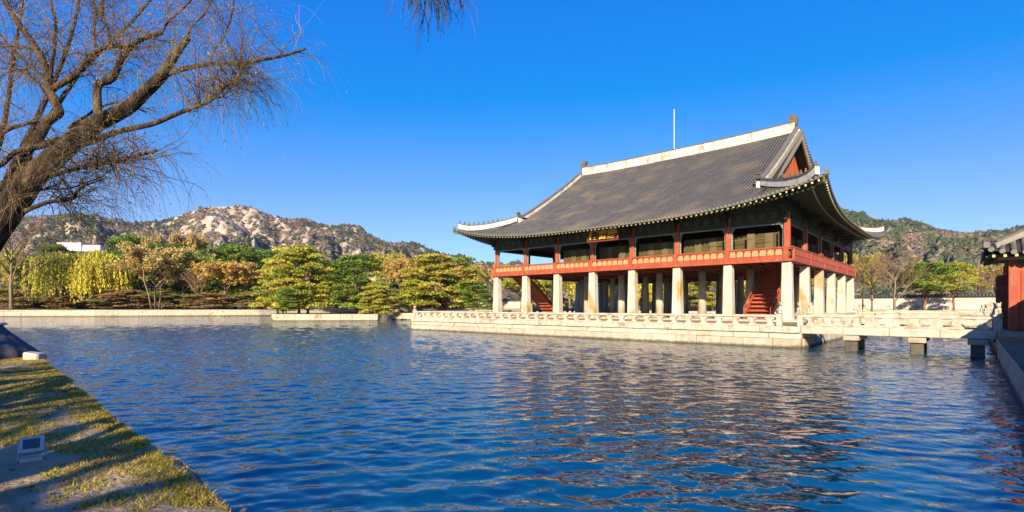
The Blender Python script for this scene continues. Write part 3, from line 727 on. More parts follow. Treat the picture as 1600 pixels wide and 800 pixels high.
# ------------------------------------------------------------------ terrace
TX0, TX1, TY0, TY1 = -37.8, 3.5, -11.2, 43
def terrace():
    t = empty('stone_terrace', 'long cream granite terrace under the pavilion rising from the water', 'terrace', (PX, TY0, 0))
    mb = MB(); mb.box(TX0 + .5, TX1 - .5, TY0 + .5, TY1 - .5, -.6, TZ - .02); part('core', mb, 'paving', t)
    for k, (z0, z1, ln, out, m, sd) in enumerate(((-.3, .62, 1.75, .0, 'granite_base', 31), (.62, 1.02, 2.6, -.07, 'granite_pale', 33), (1.02, TZ, 2.15, .08, 'granite_pale', 35))):
        nm = ('base_block', 'middle_block', 'coping_slab')[k]
        course(t, nm, (TX0, TY0), (TX1, TY0), z0, z1, ln, .9 if k == 2 else .55, m, .2, out, seed=sd, jitter=.03)
        course(t, nm, (TX1, TY0 + .93), (TX1, TY1), z0, z1, ln * 1.2, .9 if k == 2 else .55, m, .2, out, seed=sd + 1, jitter=.03)
        course(t, nm, (TX0, TY1), (TX0, TY0 + .93), z0, z1, ln * 2.4, .9 if k == 2 else .55, m, .2, out, seed=sd + 9, jitter=.03)
    mb = MB(); mb.box(TX0 + .9, TX1 - .9, TY0 + .9, TY1 - .9, TZ - .015, TZ + .006); part('paving', mb, 'paving', t)
    # low inner plinth that carries the columns
    mb = MB(); mb.bbox(-LX - 1.6, 1.6, -1.6, LY + 1.6, TZ - .01, TZ + .16, .03); part('plinth_step', mb, 'granite_pale', t)
terrace()

def support_mesh():
    mb = MB(); prof = [(-.27, 0), (.27, 0), (.24, .1), (.14, .2), (.12, .32), (.19, .44), (.3, .5), (.3, .56), (-.3, .56), (-.3, .5), (-.19, .44), (-.12, .32), (-.14, .2), (-.24, .1)]
    mb.loft([[(x, -.12, z) for x, z in prof], [(x, .12, z) for x, z in prof]]); return fixnormals(mb.mesh('lotus_support', 'granite_pale'))
SUP = support_mesh()
def slab_mesh(w, h):   # low stone slab between supports with a rounded notch
    mb = MB(); mb.bbox(-w / 2, w / 2, -.06, .06, 0, h, .015); return mb.mesh('base_slab', 'granite_pale')
def newel(h, parent, loc, name='newel'):
    mb = MB(); mb.bbox(-.17, .17, -.17, .17, 0, h - .35, .03)
    mb.lathe([(.1, h - .35), (.13, h - .3), (.09, h - .27), (.17, h - .2), (.18, h - .1), (.11, h), (.03, h + .05)], k=10)
    add(name, mb.mesh(name, 'granite_pale'), parent, loc)
def beast(parent, loc, ang, m='granite_pale'):
    """small seated stone guardian"""
    mb = MB(); mb.bbox(-.24, .24, -.2, .2, 0, .12, .02)
    el = lambda c, r: mb.loft([[(c[0] + r[0] * math.cos(f) * math.cos(q), c[1] + r[1] * math.cos(f) * math.sin(q), c[2] + r[2] * math.sin(f)) for q in np.arange(8) * math.pi / 4] for f in np.linspace(-1.5, 1.5, 6)])
    el((-.06, 0, .32), (.2, .15, .22)); el((.08, 0, .4), (.12, .13, .2)); el((.16, 0, .62), (.14, .12, .13)); el((.27, 0, .58), (.08, .08, .07)); el((.14, .1, .74), (.04, .03, .06)); el((.14, -.1, .74), (.04, .03, .06)); el((-.24, 0, .42), (.05, .06, .2))
    for s in (-.08, .08): mb.box(.13, .22, s - .045, s + .045, .12, .42)
    add('guardian_figure', mb.mesh('guardian_figure', m), parent, loc, ang)
def balustrade(label, a, b, newels, step=1.12, z=TZ, skip=()):
    a = Vector((*a, z)); b = Vector((*b, z)); d = b - a; T = d.length; d.normalize(); ang = math.atan2(d.y, d.x)
    t = empty('stone_balustrade', label, 'balustrade', a)
    n = int(T / step); st = T / n
    for k in range(n):
        p = a + d * (st * (k + .5)); add('lotus_support', SUP, t, p, ang)
    sl = slab_mesh(st - .42, .09)
    for k in range(n - 1):
        p = a + d * (st * (k + 1)); add('base_slab', sl, t, p, ang)
    L = 0; ln = 4.48
    while L < T - .1:
        l = min(ln, T - L); l = T - L if T - L - l < 1 else l
        mb = MB(); rr = .125
        oct_ = [(rr * math.cos(q), rr * .85 * math.sin(q)) for q in (np.arange(8) + .5) * math.pi / 4]
        mb.loft([[(x, p[0], p[1]) for p in oct_] for x in (.006, l - .006)]); p = a + d * L
        add('stone_rail', fixnormals(mb.mesh('stone_rail', 'granite_pale')), t, (p.x, p.y, z + .66), ang); L += l
    for q, h in newels:
        p = a + d * q; newel(h, t, (p.x, p.y, z))
    return t
yb = TY0 + .28
bal_s = balustrade('long cream stone balustrade on the front edge of the terrace', (TX0 + .3, yb), (TX1 - 1.35, yb), [(0, 1.35), (TX1 - TX0 - 1.65, 1.2)])
beast(bal_s, (TX1 - 1.28, yb, TZ + .85), R(-60))
balustrade('stone balustrade along the shaded right side of the terrace', (TX1 - .35, TY0 + 4.2), (TX1 - .35, 12.2), [(0, 1.2), (19.2, 1.2)])
balustrade('stone balustrade on the far left side of the terrace', (TX0 + .3, TY0 + .7), (TX0 + .3, TY1 - 1), [(53, 1.2)], step=1.4)

# ------------------------------------------------------------------ bridges
def bridge(label, y0, y1):
    x0, x1 = 3.45, 12.75; t = empty('stone_bridge', label, 'bridge', (x0, y0, 0), 'stone bridges from the terrace to the right bank')
    N = 9; w = (x1 - x0) / N; z0, z1 = 1.0, 1.45
    for k in range(4):
        ww = (x1 - x0) / 4; mb = MB(); mb.bbox(.008, ww - .008, 0, .45, 0, z1 - z0, .02); me = mb.mesh('edge_beam', 'granite_pale')
        add('edge_beam', me, t, (x0 + k * ww, y0, z0)); add('edge_beam', me, t, (x0 + k * ww, y1 - .45, z0))
        mb = MB(); mb.box(.01, ww - .01, .46, y1 - y0 - .46, .1, z1 - z0 - .03); add('deck_slab', mb.mesh('deck_slab', 'granite'), t, (x0 + k * ww, y0, z0))
    for y in (y0 + .22, y1 - .22):
        for k in range(N): add('lotus_support', SUP, t, (x0 + (k + .5) * w, y, z1 + .04))
        mb = MB(); mb.box(0, x1 - x0 - .1, -.09, .09, 0, .06); add('rail_sill', mb.mesh('rail_sill', 'granite_pale'), t, (x0 + .05, y, z1))
        mb = MB(); rr = .11; oct_ = [(rr * math.cos(q), rr * .95 * math.sin(q)) for q in (np.arange(8) + .5) * math.pi / 4]
        mb.loft([[(x, p[0], p[1]) for p in oct_] for x in (0, x1 - x0 - .02)]); add('stone_rail', fixnormals(mb.mesh('stone_rail', 'granite_pale')), t, (x0 + .01, y, z1 + .67))
        newel(1.15, t, (x0 - .08, y, z1)); newel(1.1, t, (x1 + .05, y, z1))
        beast(t, (x0 - .1, y, z1 + .8), R(-90)); beast(t, (x1 + .05, y, z1 + .75), R(-90))
    for x in (x0 + 2.75, x0 + 5.95, x1 - .75):
        mb = MB(); mb.bbox(-.42, .42, -.1, y1 - y0 + .1, .66, .965, .03); add('pier_cap', mb.mesh('pier_cap', 'granite'), t, (x, y0, 0))
        for y in (.35, y1 - y0 - .35):
            mb = MB(); mb.bbox(-.3, .3, -.3, .3, -.6, .656, .03); add('pier', mb.mesh('pier', 'granite_dark'), t, (x, y0 + y, 0))
bridge('nearest stone bridge with pierced oval rail panels, joining the terrace to the gate', -10.95, -7.55)
bridge('middle stone bridge, second from the viewer, mostly hidden behind the nearest one', 13.6, 17.4)
bridge('farthest stone bridge at the back of the pond beyond the middle one', 36.5, 39.5)

# ------------------------------------------------------------------ gate building at the right edge
def gatehouse():
    x0, x1, y0, y1 = 13.35, 16.9, -11.1, -5.4
    g = empty('gatehouse', 'small red wooden gate building with tiled roof at the right edge', 'gate', ((x0 + x1) / 2, (y0 + y1) / 2, 1.1))
    mb = MB(); mb.bbox(12.78, 18, -11.75, -4.7, .75, 1.46, .03); part('stone_base', mb, 'granite', g)
    mb = MB(); mb.bbox(-.17, .17, -.17, .17, 0, 3.75, .02); me = mb.mesh('post', 'red_wood')
    for x in (x0, (x0 + x1) / 2, x1):
        for y in (y0, y1): add('post', me, g, (x, y, 1.46))
    add('post', me, g, (x0, (y0 + y1) / 2, 1.46))
    mb = MB(); mb.box(x0 + .18, x1 - .18, y0 - .05, y0 + .05, 1.46, 4.9); part('side_wall', mb, 'red_gable', g)
    for k in range(9):
        mb = MB(); xx = x0 + .3 + k * .36; mb.bbox(xx, xx + .33, y0 - .09, y0 - .052, 1.6, 4.6, .01); part('plank', mb, 'red_wood', g)
    mb = MB(); mb.beam((x0 - .3, y0, 5.05), (x1 + .3, y0, 5.05), .22, .3); part('lintel', mb, 'rafter_wood', g)
    mb = MB(); mb.beam((x0, y0 - .3, 5.36), (x0, y1 + .3, 5.36), .22, .3); part('lintel', mb, 'rafter_wood', g)
    for yy in (-8.9, -7.0):
        mb = MB(); mb.bbox(x0 - .55, x0 - .1, yy - .05, yy + .05, 1.5, 4.5, .02); d = part('door_leaf', mb, 'red_dark', g)
        mb = MB(); mb.beam((x0 - .55, yy - .07, 2.6), (x0 - .1, yy - .07, 2.6), .05, .12); part('door_rail', mb, 'red_wood', d)
        mb = MB(); mb.beam((x0 - .55, yy - .07, 3.8), (x0 - .1, yy - .07, 3.8), .05, .12); part('door_rail', mb, 'red_wood', d)
    # hipped roof
    X0, X1, Y0, Y1 = 12.25, 18.0, -12.3, -4.2; Z = 5.45; XM = (X0 + X1) / 2; sl = .55
    def h(x, y):
        d = min(x - X0, X1 - x, y - Y0, Y1 - y); e = max(abs(x - XM) / (XM - X0), abs(y - (Y0 + Y1) / 2) / ((Y1 - Y0) / 2))
        cr = min(abs(x - XM) / (XM - X0), abs(y - (Y0 + Y1) / 2) / ((Y1 - Y0) / 2))
        return Z + sl * d + .03 * d * d + .32 * cr ** 4 * max(0, 1 - d / 2)
    mb = MB(); xs = np.linspace(X0, X1, 25); ys = np.linspace(Y0, Y1, 33)
    for i in range(24):
        for j in range(32):
            mb.face([(xs[i], ys[j], h(xs[i], ys[j])), (xs[i + 1], ys[j], h(xs[i + 1], ys[j])), (xs[i + 1], ys[j + 1], h(xs[i + 1], ys[j + 1])), (xs[i], ys[j + 1], h(xs[i], ys[j + 1]))])
    rf = part('roof', mb, 'roof_bed', g)
    mb = MB(); mb.loft([[(X0 + .2, Y0 + .2, Z - .02), (X1 - .2, Y0 + .2, Z - .02), (X1 - .2, Y1 - .2, Z - .02), (X0 + .2, Y1 - .2, Z - .02)], [(x0, y0, Z + .35), (x1, y0, Z + .35), (x1, y1, Z + .35), (x0, y1, Z + .35)]]); fixnormals(part('soffit', mb, 'soffit', rf).data)
    def trow(pts, side):
        mb = MB(); ca = np.linspace(0, math.pi, 6); rings = [[(p[0] + .12 * math.cos(a) * side[0], p[1] + .12 * math.cos(a) * side[1], p[2] + .13 * math.sin(a) - .01) for a in ca] for p in pts]
        mb.loft(rings, caps=True); o = part('tile_row', mb, 'roof_tile', rf); fixnormals(o.data)
        dx, dy = pts[0][0] - pts[1][0], pts[0][1] - pts[1][1]; l = math.hypot(dx, dy); dx /= l; dy /= l
        mb = MB(); p = pts[0]; a8 = np.arange(10) * math.pi / 5
        mb.loft([[(p[0] + dx * t + .125 * math.cos(a) * side[0], p[1] + dy * t + .125 * math.cos(a) * side[1], p[2] + .02 + .125 * math.sin(a)) for a in a8] for t in (-.02, .05)]); fixnormals(part('tile_end', mb, 'tile_end', rf).data)
    for x in np.arange(X0 + .25, X1 - .1, .42):
        e = min(x - X0, X1 - x) + Y0; K = max(2, int((e - Y0) / .35)); trow([(x, Y0 - .05 + (e - Y0) * k / K, h(x, max(Y0, Y0 + (e - Y0) * k / K)) + (.02 if k % 2 else 0)) for k in range(K + 1)], (1, 0))
    for y in np.arange(Y0 + .25, Y1 - .1, .42):
        e = min(y - Y0, Y1 - y, XM - X0) + X0; K = max(2, int((e - X0) / .35)); trow([(X0 - .05 + (e - X0) * k / K, y, h(max(X0, X0 + (e - X0) * k / K), y) + (.02 if k % 2 else 0)) for k in range(K + 1)], (0, 1))
    for x in np.arange(X0 + .35, X1 - .2, .42):
        mb = MB(); mb.beam((x, Y0 + .06, Z - .09), (x, Y0 + 1.3, Z + .25), .12, .13); part('rafter', mb, 'rafter_wood', rf)
        mb = MB(); mb.beam((x, Y0 + .03, Z - .098), (x, Y0 + .055, Z - .092), .12, .13); part('rafter_end', mb, 'rafter_tip', rf)
    for y in np.arange(Y0 + .55, Y1 - .2, .42):
        mb = MB(); mb.beam((X0 + .06, y, Z - .09), (X0 + 1.2, y, Z + .25), .12, .13); part('rafter', mb, 'rafter_wood', rf)
    mb = MB(); mb.beam((X0 + .5, Y0 + .62, Z - .2), (X1 - .5, Y0 + .62, Z - .2), .1, .16); part('eave_beam', mb, 'tan_paint', rf)
    def rr(nm, a, b, hh, th):
        mb = MB(); a = Vector(a); b = Vector(b); mb.beam(a, b, th, hh); part(nm, mb, 'verge_grey', rf); mb = MB(); up = Vector((0, 0, hh / 2 + .05)); mb.beam(a + up, b + up, th + .1, .09); part('ridge_cap', mb, 'ridge_cap', rf)
    zt = h(XM, (Y0 + Y1) / 2) + .1; ym0, ym1 = Y0 + (XM - X0), Y1 - (XM - X0)
    rr('main_ridge', (XM, ym0 - .2, zt + .1), (XM, ym1 + .2, zt + .1), .5, .3)
    for a, b in (((X0 + .35, Y0 + .35), (XM, ym0)), ((X1 - .35, Y0 + .35), (XM, ym0)), ((X0 + .35, Y1 - .35), (XM, ym1)), ((X1 - .35, Y1 - .35), (XM, ym1))):
        rr('hip_ridge', (*a, h(*a) + .12), (*b, zt), .3, .26)
    mb = MB(); a = (X0 + .05, Y0 + .05); mb.bbox(a[0] - .12, a[0] + .15, a[1] - .12, a[1] + .15, h(X0, Y0) + .02, h(X0, Y0) + .32, .03); part('corner_tile', mb, 'tile_end', rf)
gatehouse()
def tiled_wall(label, a, b, z0, zt, th, rows, cat='wall', m='wall_plaster', tile=.5):
    a = Vector((*a, 0)); b = Vector((*b, 0)); d = b - a; T = d.length; d.normalize(); n = Vector((-d.y, d.x, 0)); ang = math.atan2(d.y, d.x)
    w_ = empty('palace_wall', label, cat, (a.x, a.y, z0))
    mb = MB(); mb.box(0, T, -th / 2, th / 2, .6, zt - z0); add('plaster', mb.mesh('plaster', m), w_, (a.x, a.y, z0), ang)
    mb = MB(); mb.box(0, T, -th / 2 - .06, th / 2 + .06, -.3, .597); add('stone_footing', mb.mesh('stone_footing', 'granite'), w_, (a.x, a.y, z0), ang)
    mb = MB(); e = th / 2 + .35
    mb.loft([[(x, -e, 0), (x, e, 0), (x, e, .08), (x, .12, .42), (x, .12, .62), (x, -.12, .62), (x, -.12, .42), (x, -e, .08)] for x in (-.1, T + .1)]); add('coping', fixnormals(mb.mesh('coping', 'roof_bed')), w_, (a.x, a.y, zt + .003), ang)
    if rows:
        mb = MB(); 
        for x in np.arange(.1, T, tile):
            for s in (-1, 1): mb.beam((x, s * .1, .49), (x, s * (e + .03), .12), tile * .5, .12)
        o = add('coping_tiles', mb.mesh('coping_tiles', 'roof_tile'), w_, (a.x, a.y, zt + .003), ang); o['kind'] = 'stuff'
tiled_wall('long pale plastered palace wall with grey tile coping behind the pond', (-150, 86), (30, 86), 1.6, 4.6, .7, True)
tiled_wall('plastered garden wall with tile coping along the right bank beside the gate', (15.2, -44), (15.2, -12.4), 1.1, 3.6, .6, True)

# ------------------------------------------------------------------ hills
def hill(name, sky_px, D0, Dr, rockfn, seed, forest_label, greens, nblob, back=1.5, nu=420, blob=4.5, scrub=((.21, .15, .11), (.16, .14, .085))):
    u = np.linspace(sky_px[0][0], sky_px[-1][0], nu); yk = np.interp(u, [p[0] for p in sky_px], [p[1] for p in sky_px])
    T = np.concatenate([np.linspace(0, 1, 90), np.linspace(1, back, 16)[1:]])
    U, TT = np.meshgrid(u, T, indexing='ij'); Yk = yk[:, None] * np.ones_like(TT)
    Dd = D0 + (Dr - D0) * TT
    H = (CY0 - Yk) * Dr / CF + CH
    prof_ = np.where(TT <= 1, .10 * TT + .90 * TT ** 1.45, 1 - (TT - 1) * 1.2)
    nz = fbm(U / 30 + 5, TT * 7, seed, 7, .62) - .5; rid = 1 - np.abs(fbm(U / 60 + 9, TT * 3, seed + 20, 5) - .5) * 4
    amp = np.clip(TT * 3, 0, 1) * np.clip(1.05 - np.abs(TT - .55), .25, 1)
    Z = 2 + (H - 2) * prof_ + nz * 55 * amp * (Dr / 1250) + rid * 22 * amp * (1 - np.clip((TT - .8) / .2, 0, 1)) * (Dr / 1250)
    Z = np.where(TT == 1, np.maximum(Z, 2 + (H - 2)), Z)
    r = (U - 800) / CF
    X = CX + Dd * (-math.sin(CYAW) + r * math.cos(CYAW)); Y = CY + Dd * (math.cos(CYAW) + r * math.sin(CYAW))
    V = np.stack([X, Y, Z], -1)
    rk = rockfn(U, TT, fbm(U / 12, TT * 19, seed + 40, 7, .72)); rk = np.clip(rk, 0, 1)
    mixn = fbm(U / 9, TT * 20, seed + 60, 4)[..., None]
    base = np.array(scrub[0]) * mixn + np.array(scrub[1]) * (1 - mixn)
    rock = np.array((.54, .43, .31)) * (.45 + 1.0 * fbm(U / 5, TT * 60, seed + 70, 4))[..., None]
    C = base * (1 - rk[..., None]) + rock * rk[..., None]
    n2 = len(T); i = (np.arange(nu - 1)[:, None] * n2 + np.arange(n2 - 1)[None]).ravel()
    F = np.stack([i, i + n2, i + n2 + 1, i + 1], 1)
    o = add(name, np_mesh(name, V.reshape(-1, 3), F, 'hill', C.reshape(-1, 3), smooth=True)); o['kind'] = 'structure'
    # the far wood on it: many small rough crowns
    iu = rng.random(nblob * 3) * (nu - 2); it = np.sqrt(rng.random(nblob * 3)) * 89 * 1.06; it = np.clip(it, 2, 96)
    a, b = iu.astype(int), it.astype(int); keep = (rk[a, b] < .35 + rng.random(len(a)) * .15); a, b, iu, it = a[keep][:nblob], b[keep][:nblob], iu[keep][:nblob], it[keep][:nblob]
    fa, fb = (iu - a)[:, None], (it - b)[:, None]
    P = (V[a, b] * (1 - fa) + V[a + 1, b] * fa) * (1 - fb) + (V[a, b + 1] * (1 - fa) + V[a + 1, b + 1] * fa) * fb
    n = len(P); sz = blob * (.5 + rng.random(n) ** 2 * 1.1)
    oct_ = np.array([(1, 0, 0), (.31, .95, 0), (-.81, .59, .1), (-.81, -.59, 0), (.31, -.95, .1), (0, 0, 1.15)])
    Vb = (P[:, None] + oct_[None] * sz[:, None, None] * (1 + rng.normal(size=(n, 6, 1)) * .25) + np.array([0, 0, 0.0]))
    Vb[:, 5, :2] += rng.normal(size=(n, 2)) * sz[:, None] * .3
    f = np.array([(0, 1, 5), (1, 2, 5), (2, 3, 5), (3, 4, 5), (4, 0, 5)]); Fb = (np.arange(n)[:, None, None] * 6 + f[None]).reshape(-1, 3)
    patch = fbm(iu / 22, it / 9, seed + 80, 4); g = np.asarray(greens); idx = np.clip(((patch - .25) * 2 * len(g) + rng.normal(size=n) * .6).astype(int), 0, len(g) - 1)
    c = g[idx] * (1 + rng.normal(size=(n, 1)) * .2).clip(.5, 1.6)
    o = add('hill_wood', np_mesh('hill_wood', Vb.reshape(-1, 3), Fb, 'hill', np.repeat(c, 6, 0), k=3)); tag(o, forest_label, 'wood', kind='stuff')
def rock_left(U, T, n):
    core = np.exp(-((U - 350) / 75) ** 2) * np.clip((T - .35) * 3, 0, 1); side = .45 * np.exp(-((U - 500) / 60) ** 2) + .4 * np.exp(-((U - 110) / 60) ** 2) + .25 * np.exp(-((U - 620) / 40) ** 2) * (T > .8)
    return (n - (.575 - .15 * core - .06 * side)) * 26
SK_L = [(-260, 380), (-120, 350), (0, 345), (60, 341), (100, 334), (128, 337), (150, 336), (163, 343), (200, 348), (240, 346), (262, 344), (285, 335), (312, 326), (345, 323), (372, 322), (396, 325), (408, 334), (425, 343), (450, 341), (478, 340), (497, 349), (525, 353), (545, 350), (562, 355), (580, 369), (600, 377), (630, 381), (655, 384), (680, 396), (710, 403), (740, 410), (790, 417), (860, 424), (950, 432)]
hill('rocky_hill', SK_L, 420, 1300, rock_left, 3, 'dark scrubby wood covering the rocky hill behind the far shore', [(.04, .06, .035), (.055, .075, .042), (.08, .09, .055), (.15, .115, .09), (.2, .15, .125)], 24000, blob=3.6)
SK_R = [(1000, 420), (1120, 372), (1200, 335), (1270, 318), (1320, 328), (1345, 333), (1372, 343), (1400, 347), (1425, 347), (1445, 351), (1470, 359), (1500, 363), (1530, 367), (1560, 362), (1600, 354), (1660, 346), (1760, 352), (1900, 380)]
hill('wooded_hill', SK_R, 260, 950, lambda U, T, n: (n - .66) * 22, 11, 'green and brown wood covering the hill behind the right bank', [(.05, .085, .045), (.07, .105, .05), (.09, .115, .055), (.16, .135, .085), (.24, .175, .13)], 26000, blob=2.7, scrub=((.24, .18, .13), (.18, .16, .09)))

# ------------------------------------------------------------------ trees
def pine(W, H, seed, npad=34, nleaf=9000, pal=((.20, .20, .035), (.10, .14, .025), (.26, .23, .045)), low=.28, leaf=.34, trunk='bark_pine', lean=0.0, stems=1, round_=False):
    global rng; rng = np.random.default_rng(seed)
    tm = MB(); L, C = [], []; pads = []
    for k in range(npad):
        z = H * (low + (1 - low) * (k + .5) / npad * .97); t = (z / H - low) / (1 - low)
        env = W / 2 * (math.sqrt(max(.02, 1 - ((t - .32) / .72) ** 2)) if not round_ else math.sqrt(max(.02, 1 - ((t - .45) / .62) ** 2)))
        a = k * 2.4 + rng.normal() * .5; rr_ = env * (rng.random() ** .45) * .86
        pads.append((math.cos(a) * rr_ + lean * z, math.sin(a) * rr_, z, W * rng.uniform(.10, .19), rr_))
    per = nleaf // npad
    for (x, y, z, pr, rr_) in pads:
        q = rng.normal(size=(per, 3)); q /= np.linalg.norm(q, axis=1)[:, None]; q *= (rng.random((per, 1)) ** .4)
        q[:, 2] = np.where(q[:, 2] < -.25, -q[:, 2] * .4, q[:, 2]); q *= np.array([1, 1, .33 if not round_ else .55]) * pr
        q[:, 2] -= .12 * (q[:, 0] ** 2 + q[:, 1] ** 2) / pr
        L.append(q + (x, y, z)); C.append(cols(per, np.array(pal)[rng.integers(0, len(pal))], .28, .1))
    V, F = leaf_quads(np.concatenate(L), rng.uniform(.6, 1.3, per * npad) * leaf, .6, .35); Cc = np.repeat(np.concatenate(C), 4, 0)
    crown = np_mesh('crown', V, F, 'leaf', Cc)
    for s in range(stems):
        ox = (s - (stems - 1) / 2) * W * .14; n = 7; pts = [(ox * (1 + i / n) + lean * H * .9 * i / n + rng.normal() * .12 * (i > 0), rng.normal() * .12 * (i > 0), H * .92 * i / n) for i in range(n + 1)]
        tm.tube(pts, [max(.05, .026 * H * (1 - .85 * i / n)) / stems ** .4 for i in range(n + 1)], 7)
    for (x, y, z, pr, rr_) in pads[::1]:
        z0 = max(.18 * H, z - rr_ * .55 - .4); tm.tube([(lean * z0, 0, z0), (x * .5 + lean * z0 * .5, y * .5, (z0 + z) / 2 + .2), (x, y, z - .05)], [.008 * H, .005 * H, .002 * H], 4)
    return tm.mesh('trunk', trunk, True), crown
def willow_far(W, H, seed, pal, nstr=420, per=26, leaf=.3, trunk='bark_dark', lean=.12):
    global rng; rng = np.random.default_rng(seed); P, C = [], []
    nl = 16; limbs = []
    for k in range(nl):
        a = k * 2.39996; rr_ = W / 2 * math.sqrt((k + .5) / nl) * .8; limbs.append((math.cos(a) * rr_, math.sin(a) * rr_, H * (.97 - .38 * (rr_ / (W / 2)) ** 2)))
    for k in range(nstr):
        l = limbs[rng.integers(nl)]; x = l[0] + rng.normal() * W * .075; y = l[1] + rng.normal() * W * .075; top = l[2] - abs(rng.normal()) * H * .06; ln = H * rng.uniform(.2, .58)
        t = rng.random(per); o = np.array([x, y, 0]) / (W / 2)
        q = np.stack([x + o[0] * t * .5 + rng.normal(size=per) * .12, y + o[1] * t * .5 + rng.normal(size=per) * .12, np.maximum(top - ln * t, H * .1)], 1)
        P.append(q); C.append(cols(per, np.array(pal)[rng.integers(len(pal))] * rng.uniform(.75, 1.25), .22, .08))
    P = np.concatenate(P); V, F = leaf_quads(P, rng.uniform(.7, 1.5, len(P)) * leaf, .45, down=True)
    crown = np_mesh('crown', V, F, 'leaf', np.repeat(np.concatenate(C), 4, 0)); tm = MB()
    tm.tube([(-lean * H * .3, 0, 0), (-.02 * H, .1, H * .2), (0, 0, H * .4), (.1, .1, H * .7)], [.034 * H, .028 * H, .022 * H, .01 * H], 8)
    for l in limbs: tm.tube([(0, 0, H * .36), (l[0] * .45, l[1] * .45, H * .62), (l[0], l[1], l[2])], [.016 * H, .01 * H, .003 * H], 5)
    return tm.mesh('trunk', trunk, True), crown
def branchy(W, H, seed, bark, twigc, leafpal=None, nleaf=3000, leaf=.26, low=.25, n1=11, n2=7, n3=7, stems=1):
    """deciduous tree: limbs, branches and fine twigs, with or without dry leaves"""
    global rng; rng = np.random.default_rng(seed); tm = MB(); paths = []; tips = []
    for s in range(stems):
        ox = (s - (stems - 1) / 2) * W * .09
        tm.tube([(ox, 0, 0), (ox * 1.4 + rng.normal() * .1, rng.normal() * .1, H * .25), (ox * 2 + rng.normal() * .2, rng.normal() * .2, H * .5), (ox * 2.2, rng.normal() * .3, H * .85)], [.026 * H / stems ** .5, .02 * H / stems ** .5, .013 * H / stems ** .5, .004 * H], 7)
    for k in range(n1):
        a = k * 2.4 + rng.normal() * .3; z0 = H * (low + (.75 - low) * k / n1); t = (z0 / H - low) / (1 - low)
        ln = W / 2 * (1 - .45 * t) * rng.uniform(.75, 1.05); z1 = min(H * .97, z0 + ln * rng.uniform(.6, 1.0) + H * .1)
        e = np.array([math.cos(a) * ln, math.sin(a) * ln, z1]); b = np.array([0, 0, z0]); m = (b + e) / 2 + np.array([0, 0, ln * .12]) + rng.normal(size=3) * .15
        tm.tube([b, m, e], [.010 * H, .006 * H, .0025 * H], 5)
        for j in range(n2):
            f = .35 + .65 * j / n2; q = b + (e - b) * f + np.array([0, 0, ln * .1 * math.sin(f * 3)]); dv = (e - b) / np.linalg.norm(e - b) + rng.normal(size=3) * .75; dv[2] += .35; dv /= np.linalg.norm(dv)
            l2 = W * .17 * rng.uniform(.6, 1.2); e2 = q + dv * l2; e2[2] = min(e2[2], H); paths.append((np.array([q, (q + e2) / 2 + rng.normal(size=3) * .06 * l2, e2]), [.0035 * H, .0025 * H, .0012 * H], twigc))
            for i in range(n3):
                g = rng.random(); q2 = q + (e2 - q) * g; d3 = dv + rng.normal(size=3) * .8; d3[2] += .25; d3 /= np.linalg.norm(d3); l3 = W * .10 * rng.uniform(.5, 1.3); e3 = q2 + d3 * l3
                paths.append((np.array([q2, (q2 + e3) / 2 + rng.normal(size=3) * .05 * l3, e3]), [.0018 * H, .0014 * H, .0007 * H], np.array(twigc) * rng.uniform(.7, 1.35))); tips.append((q2, e3))
    V, F, C = tubes_np(paths, 3); Vs, Fs, Cs = [V], [F], [C]
    if leafpal is not None:
        ti = rng.integers(0, len(tips), nleaf); a = np.array([t[0] for t in tips])[ti]; b = np.array([t[1] for t in tips])[ti]; f = rng.random((nleaf, 1)) ** .6
        P = a + (b - a) * f + rng.normal(size=(nleaf, 3)) * .02 * W; V2, F2 = leaf_quads(P, rng.uniform(.6, 1.3, nleaf) * leaf, .7)
        Vs.append(V2); Fs.append(F2 + len(V)); Cs.append(np.repeat(cols(nleaf, np.array(leafpal), .25, .1), 4, 0))
    crown = np_mesh('crown', np.concatenate(Vs), np.concatenate(Fs), 'leaf', np.concatenate(Cs))
    return tm.mesh('trunk', bark, True), crown

